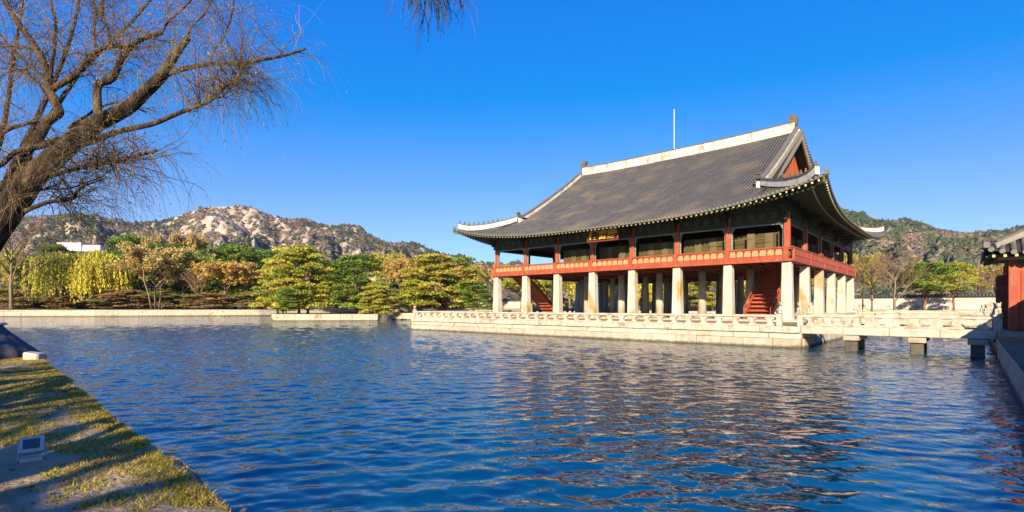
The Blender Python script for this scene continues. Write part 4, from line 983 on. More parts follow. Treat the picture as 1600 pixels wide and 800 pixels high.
TAN = ((0.34, 0.25, 0.09), (0.29, 0.22, 0.075), (0.40, 0.31, 0.11)); ORANGE = ((0.38, 0.24, 0.065), (0.34, 0.23, 0.07), (0.42, 0.29, 0.075)); YEL = ((0.42, 0.37, 0.045), (0.32, 0.31, 0.04), (0.46, 0.38, 0.06)); OLIVE = ((0.300, 0.286, 0.047), (0.400, 0.338, 0.063), (0.213, 0.221, 0.037))
GRN = ((0.112, 0.182, 0.026), (0.163, 0.221, 0.032), (0.088, 0.130, 0.021)); YG = ((0.275, 0.273, 0.037), (0.163, 0.208, 0.029), (0.350, 0.312, 0.053), (0.237, 0.234, 0.032)); DK = ((0.075, 0.117, 0.021), (0.112, 0.156, 0.026), (0.062, 0.098, 0.019))
PROTO = {}
def proto(key):
    if key in PROTO: return PROTO[key]
    k, s = key
    if k == 'pine_yg': m = pine(12, 12, 100 + s, 62, 19000, YG, .09, .42, stems=2)
    if k == 'pine_hi': m = pine(12, 12, 125 + s, 40, 9500, YG if s else GRN, .42, .4)
    if k == 'pine_gr': m = pine(12, 12, 120 + s, 54, 16000, GRN, .12, .42)
    if k == 'pine_dk': m = pine(12, 12, 130 + s, 44, 14000, DK, .15, .44)
    if k == 'pine_round': m = pine(12, 12, 140 + s, 54, 16000, GRN, .1, .46, round_=True)
    if k == 'willow_y': m = willow_far(12, 12, 150 + s, YEL, 620, 26, .44)
    if k == 'willow_o': m = willow_far(12, 12, 160 + s, OLIVE, 560, 26, .42)
    if k == 'tan': m = branchy(12, 12, 170 + s, 'bark_pale', (.26, .17, .09), TAN, 12000, .4, .3, 12, 7, 6, stems=3)
    if k == 'orange': m = branchy(12, 12, 180 + s, 'bark_pale', (.25, .14, .07), ORANGE, 13000, .42, .35, 12, 7, 5)
    if k == 'olive': m = branchy(12, 12, 185 + s, 'bark_pale', (.25, .18, .08), OLIVE, 10000, .4, .3, 12, 7, 5)
    if k == 'bare': m = branchy(12, 12, 190 + s, 'bark_pale', (.24, .16, .10), None, 0, .3, .2, 13, 8, 8)
    if k == 'bush': m = pine(12, 12, 195 + s, 60, 13000, ((.27, .18, .08), (.22, .18, .06), (.17, .17, .045), (.3, .19, .09)), .02, .55, 'bark_dark', round_=True)
    PROTO[key] = m; return m
G1 = 'trees along the far left shore'
def tree(name, key, px, top, wpx, D, label, group=None, gz=None, rz=None, cat='tree'):
    gz = (2.0 if gz is None else gz); D = D + (9 if group == G1 and D < 160 else 0); p = at(px, CY0, D); H = (CY0 - top) * D / CF + CH - gz; W = wpx * D / CF
    tr, cr = proto(key); t = empty(name, label, cat, (p[0], p[1], gz), group)
    t.rotation_euler.z = (random.random() * 6.28 if rz is None else rz); sc = (W / 12, W / 12, H / 12); t.scale = sc
    for nm, me in (('trunk', tr), ('crown', cr)):
        o = bpy.data.objects.new(nm, me); COL.objects.link(o); o.parent = t
    return t
G1 = 'trees along the far left shore'
tree('bare_tree', ('bare', 0), 18, 345, 110, 132, 'tall bare tan tree at the far left behind the leaning willow trunk', G1)
tree('willow_tree', ('willow_o', 0), 98, 388, 84, 148, 'olive willow with a dark leaning trunk on the far left shore', G1, rz=2.2)
tree('willow_tree', ('willow_y', 0), 152, 386, 78, 150, 'bright yellow weeping willow on the far left shore', G1)
tree('pine_tree', ('pine_dk', 0), 82, 382, 76, 175, 'dark green pine top behind the olive willow', G1)
tree('pine_tree', ('pine_gr', 0), 196, 366, 74, 178, 'tallest pointed green pine behind the yellow willow', G1)
tree('willow_tree', ('willow_y', 1), 182, 402, 44, 153, 'slim yellow green willow right of the bright yellow one', G1)
tree('deciduous_tree', ('tan', 0), 243, 392, 100, 150, 'broad tan tree with several pale stems on the far shore', G1)
tree('pine_tree', ('pine_dk', 1), 262, 380, 80, 172, 'dark pine showing to the right of the broad tan tree', G1)
tree('deciduous_tree', ('tan', 1), 292, 374, 56, 215, 'pale sandy treetop rising behind the pines on the left', G1)
tree('deciduous_tree', ('tan', 2), 232, 376, 40, 220, 'small pale treetop next to the tallest green pine', G1)
tree('pine_tree', ('pine_round', 0), 368, 385, 118, 172, 'wide rounded dark green pine crown below the rocky peak', G1)
tree('deciduous_tree', ('orange', 0), 352, 416, 92, 152, 'orange brown autumn tree on the far shore', G1)
tree('bare_tree', ('bare', 1), 309, 425, 44, 150, 'small bare grey tree left of the orange one', G1)
tree('deciduous_tree', ('olive', 0), 40, 405, 70, 150, 'thin olive tree at the far left waterside', G1)
tree('shrub', ('bush', 0), 262, 455, 90, 158, 'red brown thicket under the broad tan tree', G1, cat='shrub')
tree('shrub', ('bush', 1), 190, 452, 90, 160, 'dark brown thicket under the yellow willows', G1, cat='shrub')
tree('shrub', ('bush', 2), 330, 458, 90, 160, 'dark thicket behind the orange tree trunks', G1, cat='shrub')
tree('shrub', ('bush', 0), 395, 456, 70, 162, 'brown thicket between the orange tree and the islet pines', G1, cat='shrub')
tree('shrub', ('bush', 1), 110, 456, 90, 162, 'brown thicket behind the leaning olive willow', G1, cat='shrub')
tree('shrub', ('bush', 2), 30, 452, 90, 162, 'brown thicket at the far left edge of the shore', G1, cat='shrub')
tree('deciduous_tree', ('orange', 1), 395, 425, 60, 165, 'small orange tree tucked behind the islet pines', G1)
tree('deciduous_tree', ('tan', 1), 130, 420, 70, 168, 'tan tree behind the two left willows', G1)
for px, top, wp, D, key, lab in ((5, 395, 60, 165, ('olive', 1), 'olive treetop at the very left edge behind the trunk'), (62, 398, 60, 182, ('pine_gr', 1), 'green pine between the leaning willow and the left edge'), (120, 400, 60, 190, ('tan', 0), 'tan treetop between the dark pine and the bright willow'),
        (215, 385, 60, 185, ('pine_yg', 2), 'olive pine behind the tallest pointed pine'), (285, 405, 70, 168, ('olive', 0), 'olive tree in the gap right of the broad tan tree'), (322, 398, 70, 185, ('pine_dk', 0), 'dark pine left of the wide rounded crown'), (410, 392, 70, 188, ('pine_gr', 0), 'green pine right of the wide rounded crown'),
        (500, 405, 80, 170, ('pine_dk', 1), 'dark pine behind the two large islet pines'), (606, 402, 70, 172, ('olive', 1), 'olive tree behind the right tip of the islet'), (660, 412, 80, 175, ('tan', 2), 'sandy tree behind the big layered pine'), (725, 420, 70, 178, ('orange', 1), 'brown orange tree right of the big layered pine')):
    tree('shore_tree', key, px, top, wp, D, lab, G1)
for px, top, wp, key, lab in ((145, 398, 90, ('pine_gr', 1), 'green pine filling the gap behind the bright yellow willow'), (270, 398, 90, ('pine_round', 0), 'round green pine filling the gap behind the broad tan tree'), (340, 404, 90, ('pine_yg', 1), 'yellow green pine behind the orange brown tree'), (35, 404, 90, ('pine_gr', 0), 'green pine behind the thin olive tree at far left'), (430, 402, 90, ('pine_gr', 1), 'green pine on the shore behind the left end of the islet'), (540, 408, 90, ('pine_round', 0), 'round green pine on the shore behind the middle of the islet'), (640, 410, 90, ('pine_gr', 0), 'green pine on the shore behind the orange tinged tree')):
    tree('shore_tree', key, px, top, wp, 178, lab, G1)
for px, wp, key, lab in ((455, 90, ('bush', 1), 'brown thicket on the far shore behind the islet, left part'), (525, 90, ('bush', 0), 'brown thicket on the far shore behind the islet, middle part'), (600, 90, ('bush', 2), 'brown thicket on the far shore behind the islet, right part'), (680, 100, ('bush', 1), 'brown thicket on the far shore behind the big layered pine'), (150, 80, ('bush', 0), 'brown thicket right under the bright yellow willow'), (70, 80, ('bush', 1), 'brown thicket between the left edge and the leaning willow')):
    tree('shrub', key, px, 452, wp, 166, lab, G1, cat='shrub')
G2 = 'pines on the islets'
IZ = 1.3
tree('pine_tree', ('pine_yg', 0), 474, 384, 112, 106, 'large yellow green pine on the left of the islet', G2, IZ)
tree('pine_tree', ('pine_yg', 1), 438, 400, 90, 112, 'yellow green pine at the left end of the islet, behind the large one', G2, IZ)
tree('pine_tree', ('pine_gr', 1), 556, 398, 100, 108, 'deeper green pine at the right end of the islet', G2, IZ)
tree('pine_tree', ('pine_gr', 0), 447, 450, 44, 99, 'low young pine leaning over the islet wall', G2, IZ)
tree('pine_tree', ('pine_yg', 0), 590, 440, 62, 103, 'low yellow green pine at the right tip of the islet', G2, .6, rz=1.0)
tree('pine_tree', ('pine_yg', 2), 690, 397, 140, 116, 'big layered yellow green pine just left of the terrace corner', G2, 1.4)
tree('pine_tree', ('pine_gr', 1), 740, 440, 60, 112, 'small green pine beside the left end of the pavilion', G2, 1.4)
tree('deciduous_tree', ('orange', 2), 628, 412, 62, 135, 'orange tinged tree between the two big pines', G1)
tree('pine_tree', ('pine_yg', 1), 648, 425, 60, 120, 'narrow yellow green pine between the orange tinged tree and the big pine', G2, 1.4)
tree('deciduous_tree', ('tan', 0), 765, 418, 70, 170, 'bare brown tree seen beside the leftmost stone column', G1)
tree('deciduous_tree', ('olive', 1), 815, 436, 80, 150, 'olive tree seen between the leftmost stone columns', None)
# right bank
G3 = 'trees in front of the pale wall on the right'
tree('pine_tree', ('pine_hi', 0), 1446, 408, 84, 88, 'green pine with bare lower trunk in front of the pale wall', G3, 1.5)
tree('bare_tree', ('bare', 2), 1398, 398, 86, 86, 'pale bare tree left of the green pine on the right shore', G3, 1.5)
tree('bare_tree', ('bare', 0), 1362, 402, 70, 92, 'bare tree beside the right end of the pavilion', G3, 1.5)
tree('deciduous_tree', ('olive', 0), 1348, 405, 56, 100, 'yellow green tree showing right behind the pavilion corner', G3, 1.5)
tree('pine_tree', ('pine_hi', 1), 1490, 410, 70, 95, 'olive green pine right of the green pine by the wall', G3, 1.5)
tree('deciduous_tree', ('tan', 1), 1465, 430, 60, 118, 'brown tree beyond the wall on the right', G3, 1.5)
tree('bare_tree', ('bare', 1), 1530, 425, 70, 120, 'bare tree near the gate roof beyond the wall', G3, 1.5)
tree('deciduous_tree', ('tan', 2), 1555, 420, 70, 130, 'brown treetop behind the gate roof', G3, 1.5)
for k, (px, D, key, top, lab) in enumerate(((850, 158, 'pine_yg', 435, 'olive pine seen between the second and third stone columns from the left'), (890, 150, 'olive', 437, 'olive tree seen just right of the third stone column from the left'), (925, 146, 'willow_y', 432, 'yellow willow behind the fourth stone column from the left'), (960, 142, 'pine_gr', 430, 'green pine seen between the fourth and fifth stone columns'),
        (1005, 140, 'willow_y', 430, 'yellow willow seen just right of the fifth stone column'), (1045, 136, 'olive', 428, 'olive tree seen just left of the sixth stone column'), (1085, 132, 'pine_yg', 426, 'olive pine seen just right of the sixth stone column'), (1120, 130, 'tan', 424, 'tan tree seen just left of the seventh stone column'), (1160, 126, 'willow_o', 420, 'olive willow seen left of the red staircase on the right'),
        (1205, 122, 'pine_gr', 416, 'green pine hidden behind the right red staircase'), (1250, 118, 'tan', 414, 'tan tree seen between the first columns of the right side'), (1300, 116, 'olive', 410, 'olive tree seen between the last columns of the right side'))):
    tree('garden_tree', (key, k % 2), px, top, 70, D, lab, 'trees beyond the pale wall')

# islets
def islet(pts, z, label_course, seed):
    mb = MB(); mb.loft([[(x, y, -.4) for x, y in pts], [(x, y, z - .05) for x, y in pts]]); o = part('islet', mb, 'far_ground', None); fixnormals(o.data); o['kind'] = 'structure'
    n = len(pts)
    for i in range(n): course(o, 'edge_stone', pts[i], pts[(i + 1) % n], -.3, z + .02, 1.9, .5, 'granite_base', .35, .1, seed=seed + i, jitter=.12)
WL['islet'] = Vector((0, 0, 0))
A, B_, C_, D_ = (at(428, CY0, 97)[:2], at(590, CY0, 99)[:2], at(592, CY0, 114)[:2], at(425, CY0, 114)[:2])
islet([tuple(A), tuple(B_), tuple(C_), tuple(D_)], 1.25, '', 60)
A, B_, C_, D_ = (at(612, CY0, 108)[:2], at(775, CY0, 104)[:2], at(775, CY0, 122)[:2], at(612, CY0, 122)[:2])
islet([tuple(A), tuple(B_), tuple(C_), tuple(D_)], 1.35, '', 70)

# far buildings
def far_house(px, D, blocks, label):
    p = at(px, CY0, D); t = empty('house', label, 'building', (p[0], p[1], blocks[0][4]))
    for (x, w_, d_, h_, z) in blocks:
        mb = MB(); mb.bbox(x, x + w_, -d_ / 2, d_ / 2, 0, h_, .1); o = add('block', mb.mesh('block', 'building_white'), t, (p[0], p[1], z), CYAW)
        mb = MB(); mb.box(x - .3, x + w_ + .3, -d_ / 2 - .3, d_ / 2 + .3, h_ + .01, h_ + .3); add('roof_slab', mb.mesh('roof_slab', 'granite_pale'), t, (p[0], p[1], z), CYAW)
far_house(132, 430, [(-17, 20, 14, 7, 48.5), (3, 15, 12, 5, 48.5)], 'long white building on the slope above the yellow willow')
far_house(1522, 300, [(-4, 10, 10, 7, 15), (6, 9, 10, 4.5, 14)], 'white stepped building on the slope left of the gate roof')

# ------------------------------------------------------------------ the near willow
def traced(pts, D0, D1, r0, r1, sub=4):
    p = np.array([at(x, y, D0 + (D1 - D0) * i / (len(pts) - 1)) for i, (x, y) in enumerate(pts)])
    t = np.linspace(0, len(p) - 1, (len(p) - 1) * sub + 1); out = []
    for q in t:     # Catmull-Rom
        i = min(int(q), len(p) - 2); f = q - i; a, b, c, d = p[max(i - 1, 0)], p[i], p[i + 1], p[min(i + 2, len(p) - 1)]
        out.append(.5 * ((2 * b) + (-a + c) * f + (2 * a - 5 * b + 4 * c - d) * f * f + (-a + 3 * b - 3 * c + d) * f ** 3))
    out = np.array(out); rad = np.interp(np.linspace(0, 1, len(out)), np.linspace(0, 1, len(r0)) if hasattr(r0, '__len__') else [0, 1], r0 if hasattr(r0, '__len__') else [r0, r1])
    return out, rad
def bark_tube(name, path, rad, parent, k=16, seed=0, rough=.09, m='bark'):
    mb = MB(); r_ = np.random.default_rng(seed); n = len(path); d = np.gradient(path, axis=0); d /= np.linalg.norm(d, axis=1)[:, None]
    rings = []; lump = r_.normal(size=k) * rough
    for i in range(n):
        x = np.cross(d[i], (0.3, .9, .1)); x /= np.linalg.norm(x); y = np.cross(d[i], x); lump = lump * .8 + r_.normal(size=k) * rough * .6
        rings.append([tuple(path[i] + rad[i] * (1 + lump[j]) * (x * math.cos(2 * math.pi * j / k) + y * math.sin(2 * math.pi * j / k))) for j in range(k)])
    mb.loft(rings); o = part(name, mb, m, parent, smooth=True); fixnormals(o.data); return o
def twigs_from(limbs, n_sub, n_tw, seed, parent, droop=1.0, lenr=(.45, 1.3), pal=None, leafn=0, leafpal=None, rt=.0036, bias=.45, subl=(.4, 1.2), back0=999):
    r_ = np.random.default_rng(seed); paths = []; pts_all = []
    pal = pal or [(.22, .15, .08), (.30, .21, .11), (.16, .10, .07), (.24, .17, .12), (.36, .28, .14)]
    wts = np.array([l[2] for l in limbs], float); wts /= wts.sum()
    for k in range(n_sub):
        li = r_.choice(len(limbs), p=wts); path, rad, _ = limbs[li]; i0 = .22 if len(path) < 30 and li < back0 else .55; i = int((i0 + (1 - i0) * r_.random() ** bias) * (len(path) - 2)); p0 = path[i]
        d = r_.normal(size=3); t = path[i + 1] - path[i]; t /= np.linalg.norm(t); d = d / np.linalg.norm(d) + t * .7; d[2] += .35; d /= np.linalg.norm(d); l = r_.uniform(*subl)
        m = 6; q = [p0]; dd = d.copy()
        for j in range(m): dd = dd + r_.normal(size=3) * .22; dd[2] += .03; dd /= np.linalg.norm(dd); q.append(q[-1] + dd * l / m)
        q = np.array(q); c = np.array(pal[r_.integers(len(pal))]); rb = min(rad[i] * .4, r_.uniform(.007, .015)); paths.append((q, np.linspace(rb, .004, m + 1), c * .7))
        for w_ in range(n_tw):
            s = q[r_.integers(1, m + 1)]; d2 = dd + r_.normal(size=3) * .7; d2 /= np.linalg.norm(d2); l2 = r_.uniform(*lenr); g = [s]; mm = 7
            for j in range(mm): d2 = d2 + r_.normal(size=3) * .13; d2[2] -= .24 * droop * r_.uniform(.5, 1.5); d2 /= np.linalg.norm(d2); g.append(g[-1] + d2 * l2 / mm)
            paths.append((np.array(g), np.linspace(rt, rt * .45, mm + 1), np.array(pal[r_.integers(len(pal))]) * r_.uniform(.7, 1.3))); pts_all.append(g[2:])
    V, F, C = tubes_np(paths, 3); Vs, Fs, Cs = [V], [F], [C]
    if leafn:
        A_ = np.array(pts_all).reshape(-1, 3); P = A_[r_.integers(0, len(A_), leafn)] + r_.normal(size=(leafn, 3)) * .012
        V2, F2 = leaf_quads(P, r_.uniform(.025, .06, leafn), .3, down=True); Vs.append(V2); Fs.append(F2 + len(V)); Cs.append(np.repeat(cols(leafn, np.array(leafpal), .25, .1), 4, 0))
    L = np.array(WL[parent.name]); o = add('twigs', np_mesh('twigs', np.concatenate(Vs) - L, np.concatenate(Fs), 'leaf', np.concatenate(Cs)), parent, L); o['kind'] = 'stuff'; return o
def near_willow():
    base = at(-170, CY0, 9.0); W = empty('willow_tree', 'big leaning willow with rough bark and drooping twigs on the near left bank', 'tree', (base[0], base[1], SZ))
    px = 9.3 / CF / 2 * .76
    T, tr = traced([(-170, 640), (-92, 490), (-24, 380), (29, 306), (62, 268), (94, 240), (125, 212), (150, 194), (176, 181), (201, 167), (226, 144), (256, 116)], 9.0, 9.6, [80 * px, 64 * px, 54 * px, 46 * px, 41 * px, 36 * px, 33 * px, 31 * px, 29 * px, 27 * px, 24 * px, 20 * px], None)
    bark_tube('trunk', T, tr, W, 26, 1, .05)
    limbs = []
    def br(pts, D0, D1, w0, w1, wt=1.0, seed=0):
        p, r = traced(pts, D0, D1, w0 * px, w1 * px); bark_tube('branch', p, r, W, 10, seed + len(limbs), .06); limbs.append((p, r, wt)); return p
    br([(250, 121), (275, 84), (294, 59)], 9.55, 9.7, 20, 11, .5)
    br([(250, 121), (287, 108), (328, 100), (381, 99), (406, 94), (444, 87), (478, 76)], 9.6, 9.9, 11, 4.5, .45)
    br([(120, 228), (156, 216), (187, 205), (237, 194), (275, 178), (325, 159), (353, 134), (375, 116), (379, 102)], 9.1, 9.2, 13, 4, 1.8)
    br([(80, 274), (141, 258), (187, 250), (244, 236)], 9.1, 8.6, 10, 5, 1.3)
    br([(40, 330), (75, 316), (112, 311), (125, 294), (169, 277)], 9.1, 8.7, 9, 3, .7)
    br([(52, 300), (72, 295), (109, 294), (162, 275)], 9.4, 9.9, 6, 2.5, .6)
    br([(22, 315), (41, 266), (42, 237), (62, 212), (75, 190), (90, 178), (91, 170), (84, 153), (75, 137), (76, 119), (62, 84), (41, 53), (19, 22), (9, 3), (0, -40)], 9.3, 9.8, 22, 9, 1.4)
    br([(78, 124), (84, 80), (87, 37), (78, 0), (70, -50)], 9.6, 9.7, 7, 4, .8)
    br([(80, 140), (100, 128), (119, 116), (144, 84), (169, 73), (187, 73), (215, 72)], 9.6, 9.9, 14, 6, 1.2)
    br([(150, 73), (146, 50), (150, 20), (140, -30)], 9.8, 9.9, 7, 4, .7); br([(172, 73), (168, 45), (160, 25), (165, -30)], 9.8, 10, 7, 4, .7)
    br([(150, 192), (153, 178), (153, 134), (175, 122), (190, 91), (200, 78), (219, 62), (253, 51)], 9.5, 9.8, 18, 8, 1.3)
    br([(253, 53), (262, 35), (290, 10), (330, -40)], 9.8, 10.2, 5, 3, .9); br([(292, 60), (300, 40), (320, 20), (345, -30)], 9.7, 10, 5, 3, .9)
    br([(327, 99), (335, 78), (347, 62), (355, 45), (360, 30), (366, 0), (372, -30)], 9.7, 9.9, 4.5, 2.5, .8)
    br([(92, 218), (56, 230), (25, 237), (0, 259), (-40, 270)], 9.3, 9.0, 14, 6, .8); br([(75, 190), (56, 190), (19, 200), (0, 209), (-40, 215)], 9.4, 9.4, 8, 5, .7)
    br([(30, 290), (19, 284), (0, 300), (-40, 330)], 9.2, 9.0, 22, 10, .4); br([(60, 80), (40, 75), (10, 72), (-30, 78)], 9.8, 9.8, 7, 4, .6)
    br([(78, 130), (50, 105), (20, 78), (-10, 40)], 9.6, 10.2, 7, 4, .8); br([(90, 175), (60, 130), (30, 110), (-20, 105)], 9.8, 10.6, 7, 4, .8)
    br([(108, 200), (130, 184), (180, 160), (230, 176)], 10, 11, 7, 4, .5)
    n_near = len(limbs)
    # limbs of the same tree reaching back behind the visible ones
    br([(-60, 420), (40, 250), (120, 120), (200, 40), (260, -30)], 9.3, 12.0, 13, 5, 1.0); br([(-40, 380), (60, 180), (110, 60), (130, -40)], 9.3, 11.5, 13, 5, 1.0); br([(-60, 400), (0, 220), (20, 100), (40, -30)], 9.2, 11.2, 13, 5, 1.0)
    twigs_from(limbs, 400, 8, 5, W, .8, bias=.85, rt=.0026, leafn=8500, back0=n_near, leafpal=((.36, .29, .06), (.3, .2, .09), (.25, .23, .05), (.4, .27, .07)), pal=[(.3, .2, .1), (.42, .3, .14), (.2, .13, .1), (.34, .24, .2), (.5, .38, .18)])
    lo = [l for l in limbs[2:6]]
    twigs_from(lo, 120, 8, 6, W, 1.1, (.35, 1.0), bias=1.0, leafn=900, leafpal=((.1, .1, .06), (.16, .14, .06)))
    # pale dead twig standing at the end of the long bare branch
    p, r = traced([(458, 83), (466, 60), (470, 50), (467, 30), (468, 8)], 9.9, 9.9, 2.2 * px, .9 * px); bark_tube('dead_twig', p, r, W, 6, 90, .03, 'bark_pale')
    for pts in ([(466, 58), (458, 50), (457, 38)], [(468, 52), (474, 44), (473, 58)], [(469, 44), (462, 30), (463, 20)]):
        p, r = traced(pts, 9.9, 9.9, 1.2 * px, .6 * px); bark_tube('dead_twig', p, r, W, 5, 91, .03, 'bark_pale')
near_willow()

# willows behind and beside the viewer: they shade the bank; the tip of one branch hangs into view at the top
def side_willow(label, x, y, H, seed, reach=None, n_sub=150, lean=(0, 0)):
    r_ = np.random.default_rng(seed); W = empty('willow_tree', label, 'tree', (x, y, SZ), 'willows on the near bank outside the view')
    n = 10; T = np.array([(x + lean[0] * i / n + r_.normal() * .05 * i, y + lean[1] * i / n + r_.normal() * .05 * i, SZ + H * .6 * i / n) for i in range(n + 1)]); bark_tube('trunk', T, np.linspace(.34, .16, n + 1), W, 12, seed, .05)
    limbs = []
    for k in range(9):
        b = T[4 + k % 7]; a = k * 2.4 + r_.normal() * .3; l = r_.uniform(.3, .5) * H; e = b + np.array([math.cos(a) * l * .8, math.sin(a) * l * .8, l * r_.uniform(.45, .9)]); m = (b + e) / 2 + np.array([0, 0, .1 * l]) + r_.normal(size=3) * .15
        p = np.array([b * (1 - t) ** 2 + 2 * m * t * (1 - t) + e * t * t for t in np.linspace(0, 1, 9)]); r = np.linspace(.12, .03, 9); bark_tube('branch', p, r, W, 8, seed + k, .06); limbs.append((p, r, 1))
    if reach is not None:
        b = T[-1]; e = np.array(reach); m = (b + e) / 2 + np.array([0, 0, 1.6]); p = np.array([b * (1 - t) ** 2 + 2 * m * t * (1 - t) + e * t * t for t in np.linspace(0, 1, 14)]); r = np.linspace(.14, .012, 14); bark_tube('branch', p, r, W, 8, seed + 50, .06)
        tip = [(np.linspace(p[-2], p[-1], 8), np.linspace(r[-2], r[-1], 8), 1.0)]; twigs_from(tip, 44, 6, seed + 3, W, 1.9, (.2, .5), pal=[(.05, .045, .05), (.09, .075, .06), (.2, .15, .12)], rt=.0045, subl=(.15, .65), leafn=500, leafpal=((.1, .11, .06), (.07, .08, .05)))
    twigs_from(limbs, n_sub, 6, seed + 1, W, 1.1, rt=.009, leafn=2500, leafpal=((.3, .25, .06), (.22, .22, .05)))
tipp = at(690, -8, 6.4)
side_willow('willow just left of the viewer, only its hanging twig tips at the top centre', 8.2, -54.5, 9.5, 41, reach=tipp)
for k, (x, y, H) in enumerate(((2.6, -52.6, 8), (-2.4, -53.6, 9), (4.8, -57.5, 10), (-5, -59, 10), (10.5, -59.5, 10.5), (0.5, -61, 11), (13.6, -61.8, 11.5), (9.0, -64.5, 12))):
    side_willow('willow on the near bank behind the viewer, known only by its shadow on the grass', x, y, H, 60 + k, n_sub=130)

# ------------------------------------------------------------------ things on the near bank
def grass():
    global rng; rng = np.random.default_rng(77)
    n = 520000; x = rng.uniform(-24, 11, n); y = bank_edge(x) - .04 - rng.random(n) ** 1.3 * 7.5
    dd = bank_edge(x) - y; m = fbm(x * .55 + 3, y * 1.1, 31, 4) + .16 * np.exp(-dd / 1.4) - np.clip((dd - 2.2) * .07, 0, .3); tuft = fbm(x * 4.5, y * 4.5, 51, 3)
    k = (m > .43) & (tuft > .30 + rng.random(n) * .22); x, y = x[k], y[k]; z = bank_z(x, y); n = len(x)
    h = rng.uniform(.018, .055, n); a = rng.random(n) * 6.28; wd = .006 + rng.random(n) * .006; ln = rng.normal(size=(n, 2)) * .035
    b = np.stack([x, y, z - .01], 1); s = np.stack([np.cos(a) * wd, np.sin(a) * wd, np.zeros(n)], 1); t = b + np.stack([ln[:, 0], ln[:, 1], h], 1)
    V = np.stack([b - s, b + s, t], 1).reshape(-1, 3); pal = np.array(((.40, .31, .05), (.24, .21, .03), (.46, .34, .12), (.2, .15, .05), (.44, .33, .06)))
    pt = np.clip((fbm(x * .9, y * .9, 61, 3) * 9 - 2 + rng.normal(size=n) * .9).astype(int), 0, 4); c = pal[pt] * (1 + rng.normal(size=(n, 1)) * .22).clip(.5, 1.6)
    o = add('grass', np_mesh('grass', V, np.arange(3 * n).reshape(-1, 3), 'leaf', np.repeat(c, 3, 0), k=3)); tag(o, 'short yellowing grass growing in patches on the near bank', 'grass', kind='stuff')
    # dry fallen leaves
    n = 2600; x = rng.uniform(-20, 10, n); y = -46.7 - rng.random(n) * 6; z = bank_z(x, y) + .012; V, F = leaf_quads(np.stack([x, y, z], 1), rng.uniform(.03, .07, n), .5, .9)
    o = add('fallen_leaves', np_mesh('fallen_leaves', V, F, 'leaf', np.repeat(cols(n, np.array(((.3, .2, .1), (.36, .28, .16), (.2, .12, .06))), .25, .1), 4, 0))); tag(o, 'dry willow leaves scattered over the near bank', 'leaves', kind='stuff')
grass()
def floodlight():
    D = (CH - SZ) * CF / (724 - CY0); p = at(50, CY0, D); z = float(bank_z(p[0], p[1])); ang = CYAW + R(38)
    t = empty('floodlight', 'small grey floodlight standing on the sandy near bank', 'floodlight', (p[0], p[1], z)); t.rotation_euler.z = ang
    def pc(nm, mb, m, par=t, rx=None):
        o = bpy.data.objects.new(nm, mb.mesh(nm, m)); COL.objects.link(o); o.parent = par
        if rx: o.rotation_euler.x = rx; o.location.z = .14
        return o
    mb = MB(); mb.bbox(-.09, .09, -.07, .07, -.01, .03, .008); pc('base', mb, 'metal_grey')
    for s in (-1, 1):
        mb = MB(); mb.bbox(s * .105 - .006, s * .105 + .006, -.02, .02, .0, .17, .003); pc('bracket', mb, 'metal_grey')
    mb = MB(); mb.loft([[(-.07, .07, -.06), (.07, .07, -.06), (.07, .07, .06), (-.07, .07, .06)], [(-.096, -.02, -.085), (.096, -.02, -.085), (.096, -.02, .085), (-.096, -.02, .085)], [(-.096, -.06, -.085), (.096, -.06, -.085), (.096, -.06, .085), (-.096, -.06, .085)]]); fixnormals(pc('housing', mb, 'metal_grey', t, R(-35)).data)
    mb = MB(); mb.bbox(-.066, .066, -.066, -.061, -.05, .056, .002); pc('lens', mb, 'lamp_glass', t, R(-35))
    for k in range(4):
        mb = MB(); mb.box(-.06, .06, .071, .095, -.05 + k * .03, -.045 + k * .03); pc('cooling_fin', mb, 'metal_grey', t, R(-35))
floodlight()
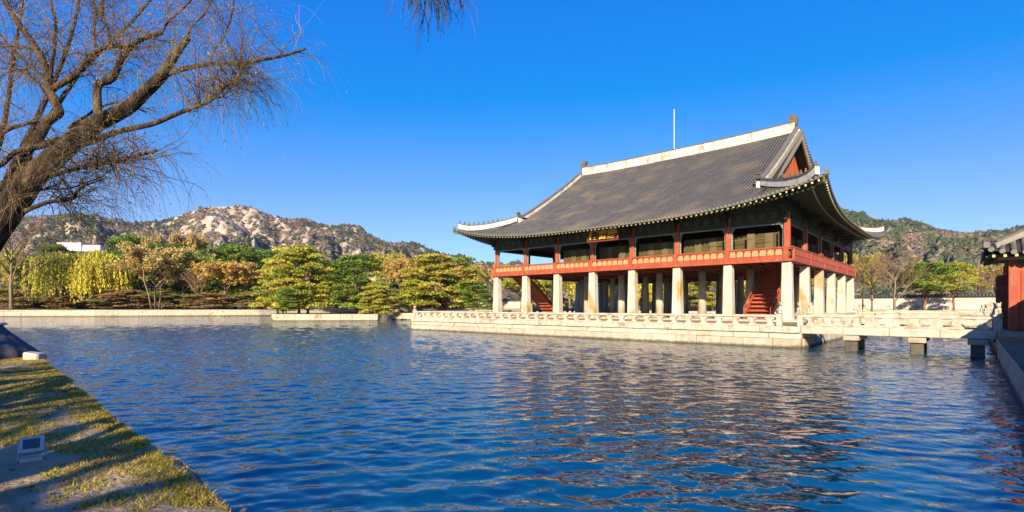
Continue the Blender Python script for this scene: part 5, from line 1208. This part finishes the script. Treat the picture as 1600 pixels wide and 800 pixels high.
def cover():
    D = 16.2; p = at(-12, CY0, D); z = SZ + .05
    t = empty('tarpaulin_cover', 'dark grey pleated tarpaulin over a mound at the left edge of the bank', 'cover', (p[0], p[1], z)); k = 60; rings = []
    for f, rr_ in ((0, 1.42), (.25, 1.12), (.5, .82), (.75, .52), (.92, .34), (1.0, .3)):
        rings.append([(rr_ * (1 + .09 * abs(math.cos(7 * a)) * (1 - .4 * f)) * math.cos(a), rr_ * (1 + .09 * abs(math.cos(7 * a)) * (1 - .4 * f)) * math.sin(a) * .8, f * 1.0) for a in np.arange(k) * 2 * math.pi / k])
    mb = MB(); mb.loft(rings); mb.v = [(v[0] + p[0], v[1] + p[1], v[2] + z) for v in mb.v]; part('sheet', mb, 'cloth_grey', t, smooth=True)
    mb = MB(); mb.lathe([(.34, 1.003), (.36, 1.05), (.2, 1.1), (.05, 1.11)], k=20); mb.v = [(v[0] + p[0], v[1] + p[1], v[2] + z) for v in mb.v]; part('cap', mb, 'plaster', t, smooth=True)
    q = at(54, CY0, 15.3); mb = MB(); mb.bbox(-.2, .22, -.2, .2, -.1, .33, .04); mb.v = [(v[0], v[1], v[2] - (.18 * (v[0] + .27) if v[2] > .2 else 0)) for v in mb.v]
    o = add('stone_block', mb.mesh('stone_block', 'granite_pale'), None, (q[0], q[1], SZ - .02), CYAW + .15); tag(o, 'sunlit pale stone block at the right foot of the tarpaulin', 'stone')
cover()

# ------------------------------------------------------------------ thin autumn haze over the whole place
def haze():
    m = bpy.data.materials.new('haze_air'); m.use_nodes = True; t = m.node_tree; t.nodes.clear(); out = t.nodes.new('ShaderNodeOutputMaterial')
    v = t.nodes.new('ShaderNodeVolumePrincipled'); v.inputs['Color'].default_value = (.72, .83, 1, 1); v.inputs['Density'].default_value = HAZE; v.inputs['Anisotropy'].default_value = .2
    t.links.new(v.outputs[0], out.inputs['Volume']); MATS['haze'] = m
    mb = MB(); mb.box(-7000, 7000, -6000, 7000, -2, 330); o = part('haze', mb, 'haze', None); o['kind'] = 'stuff'
HAZE = .000045
haze()
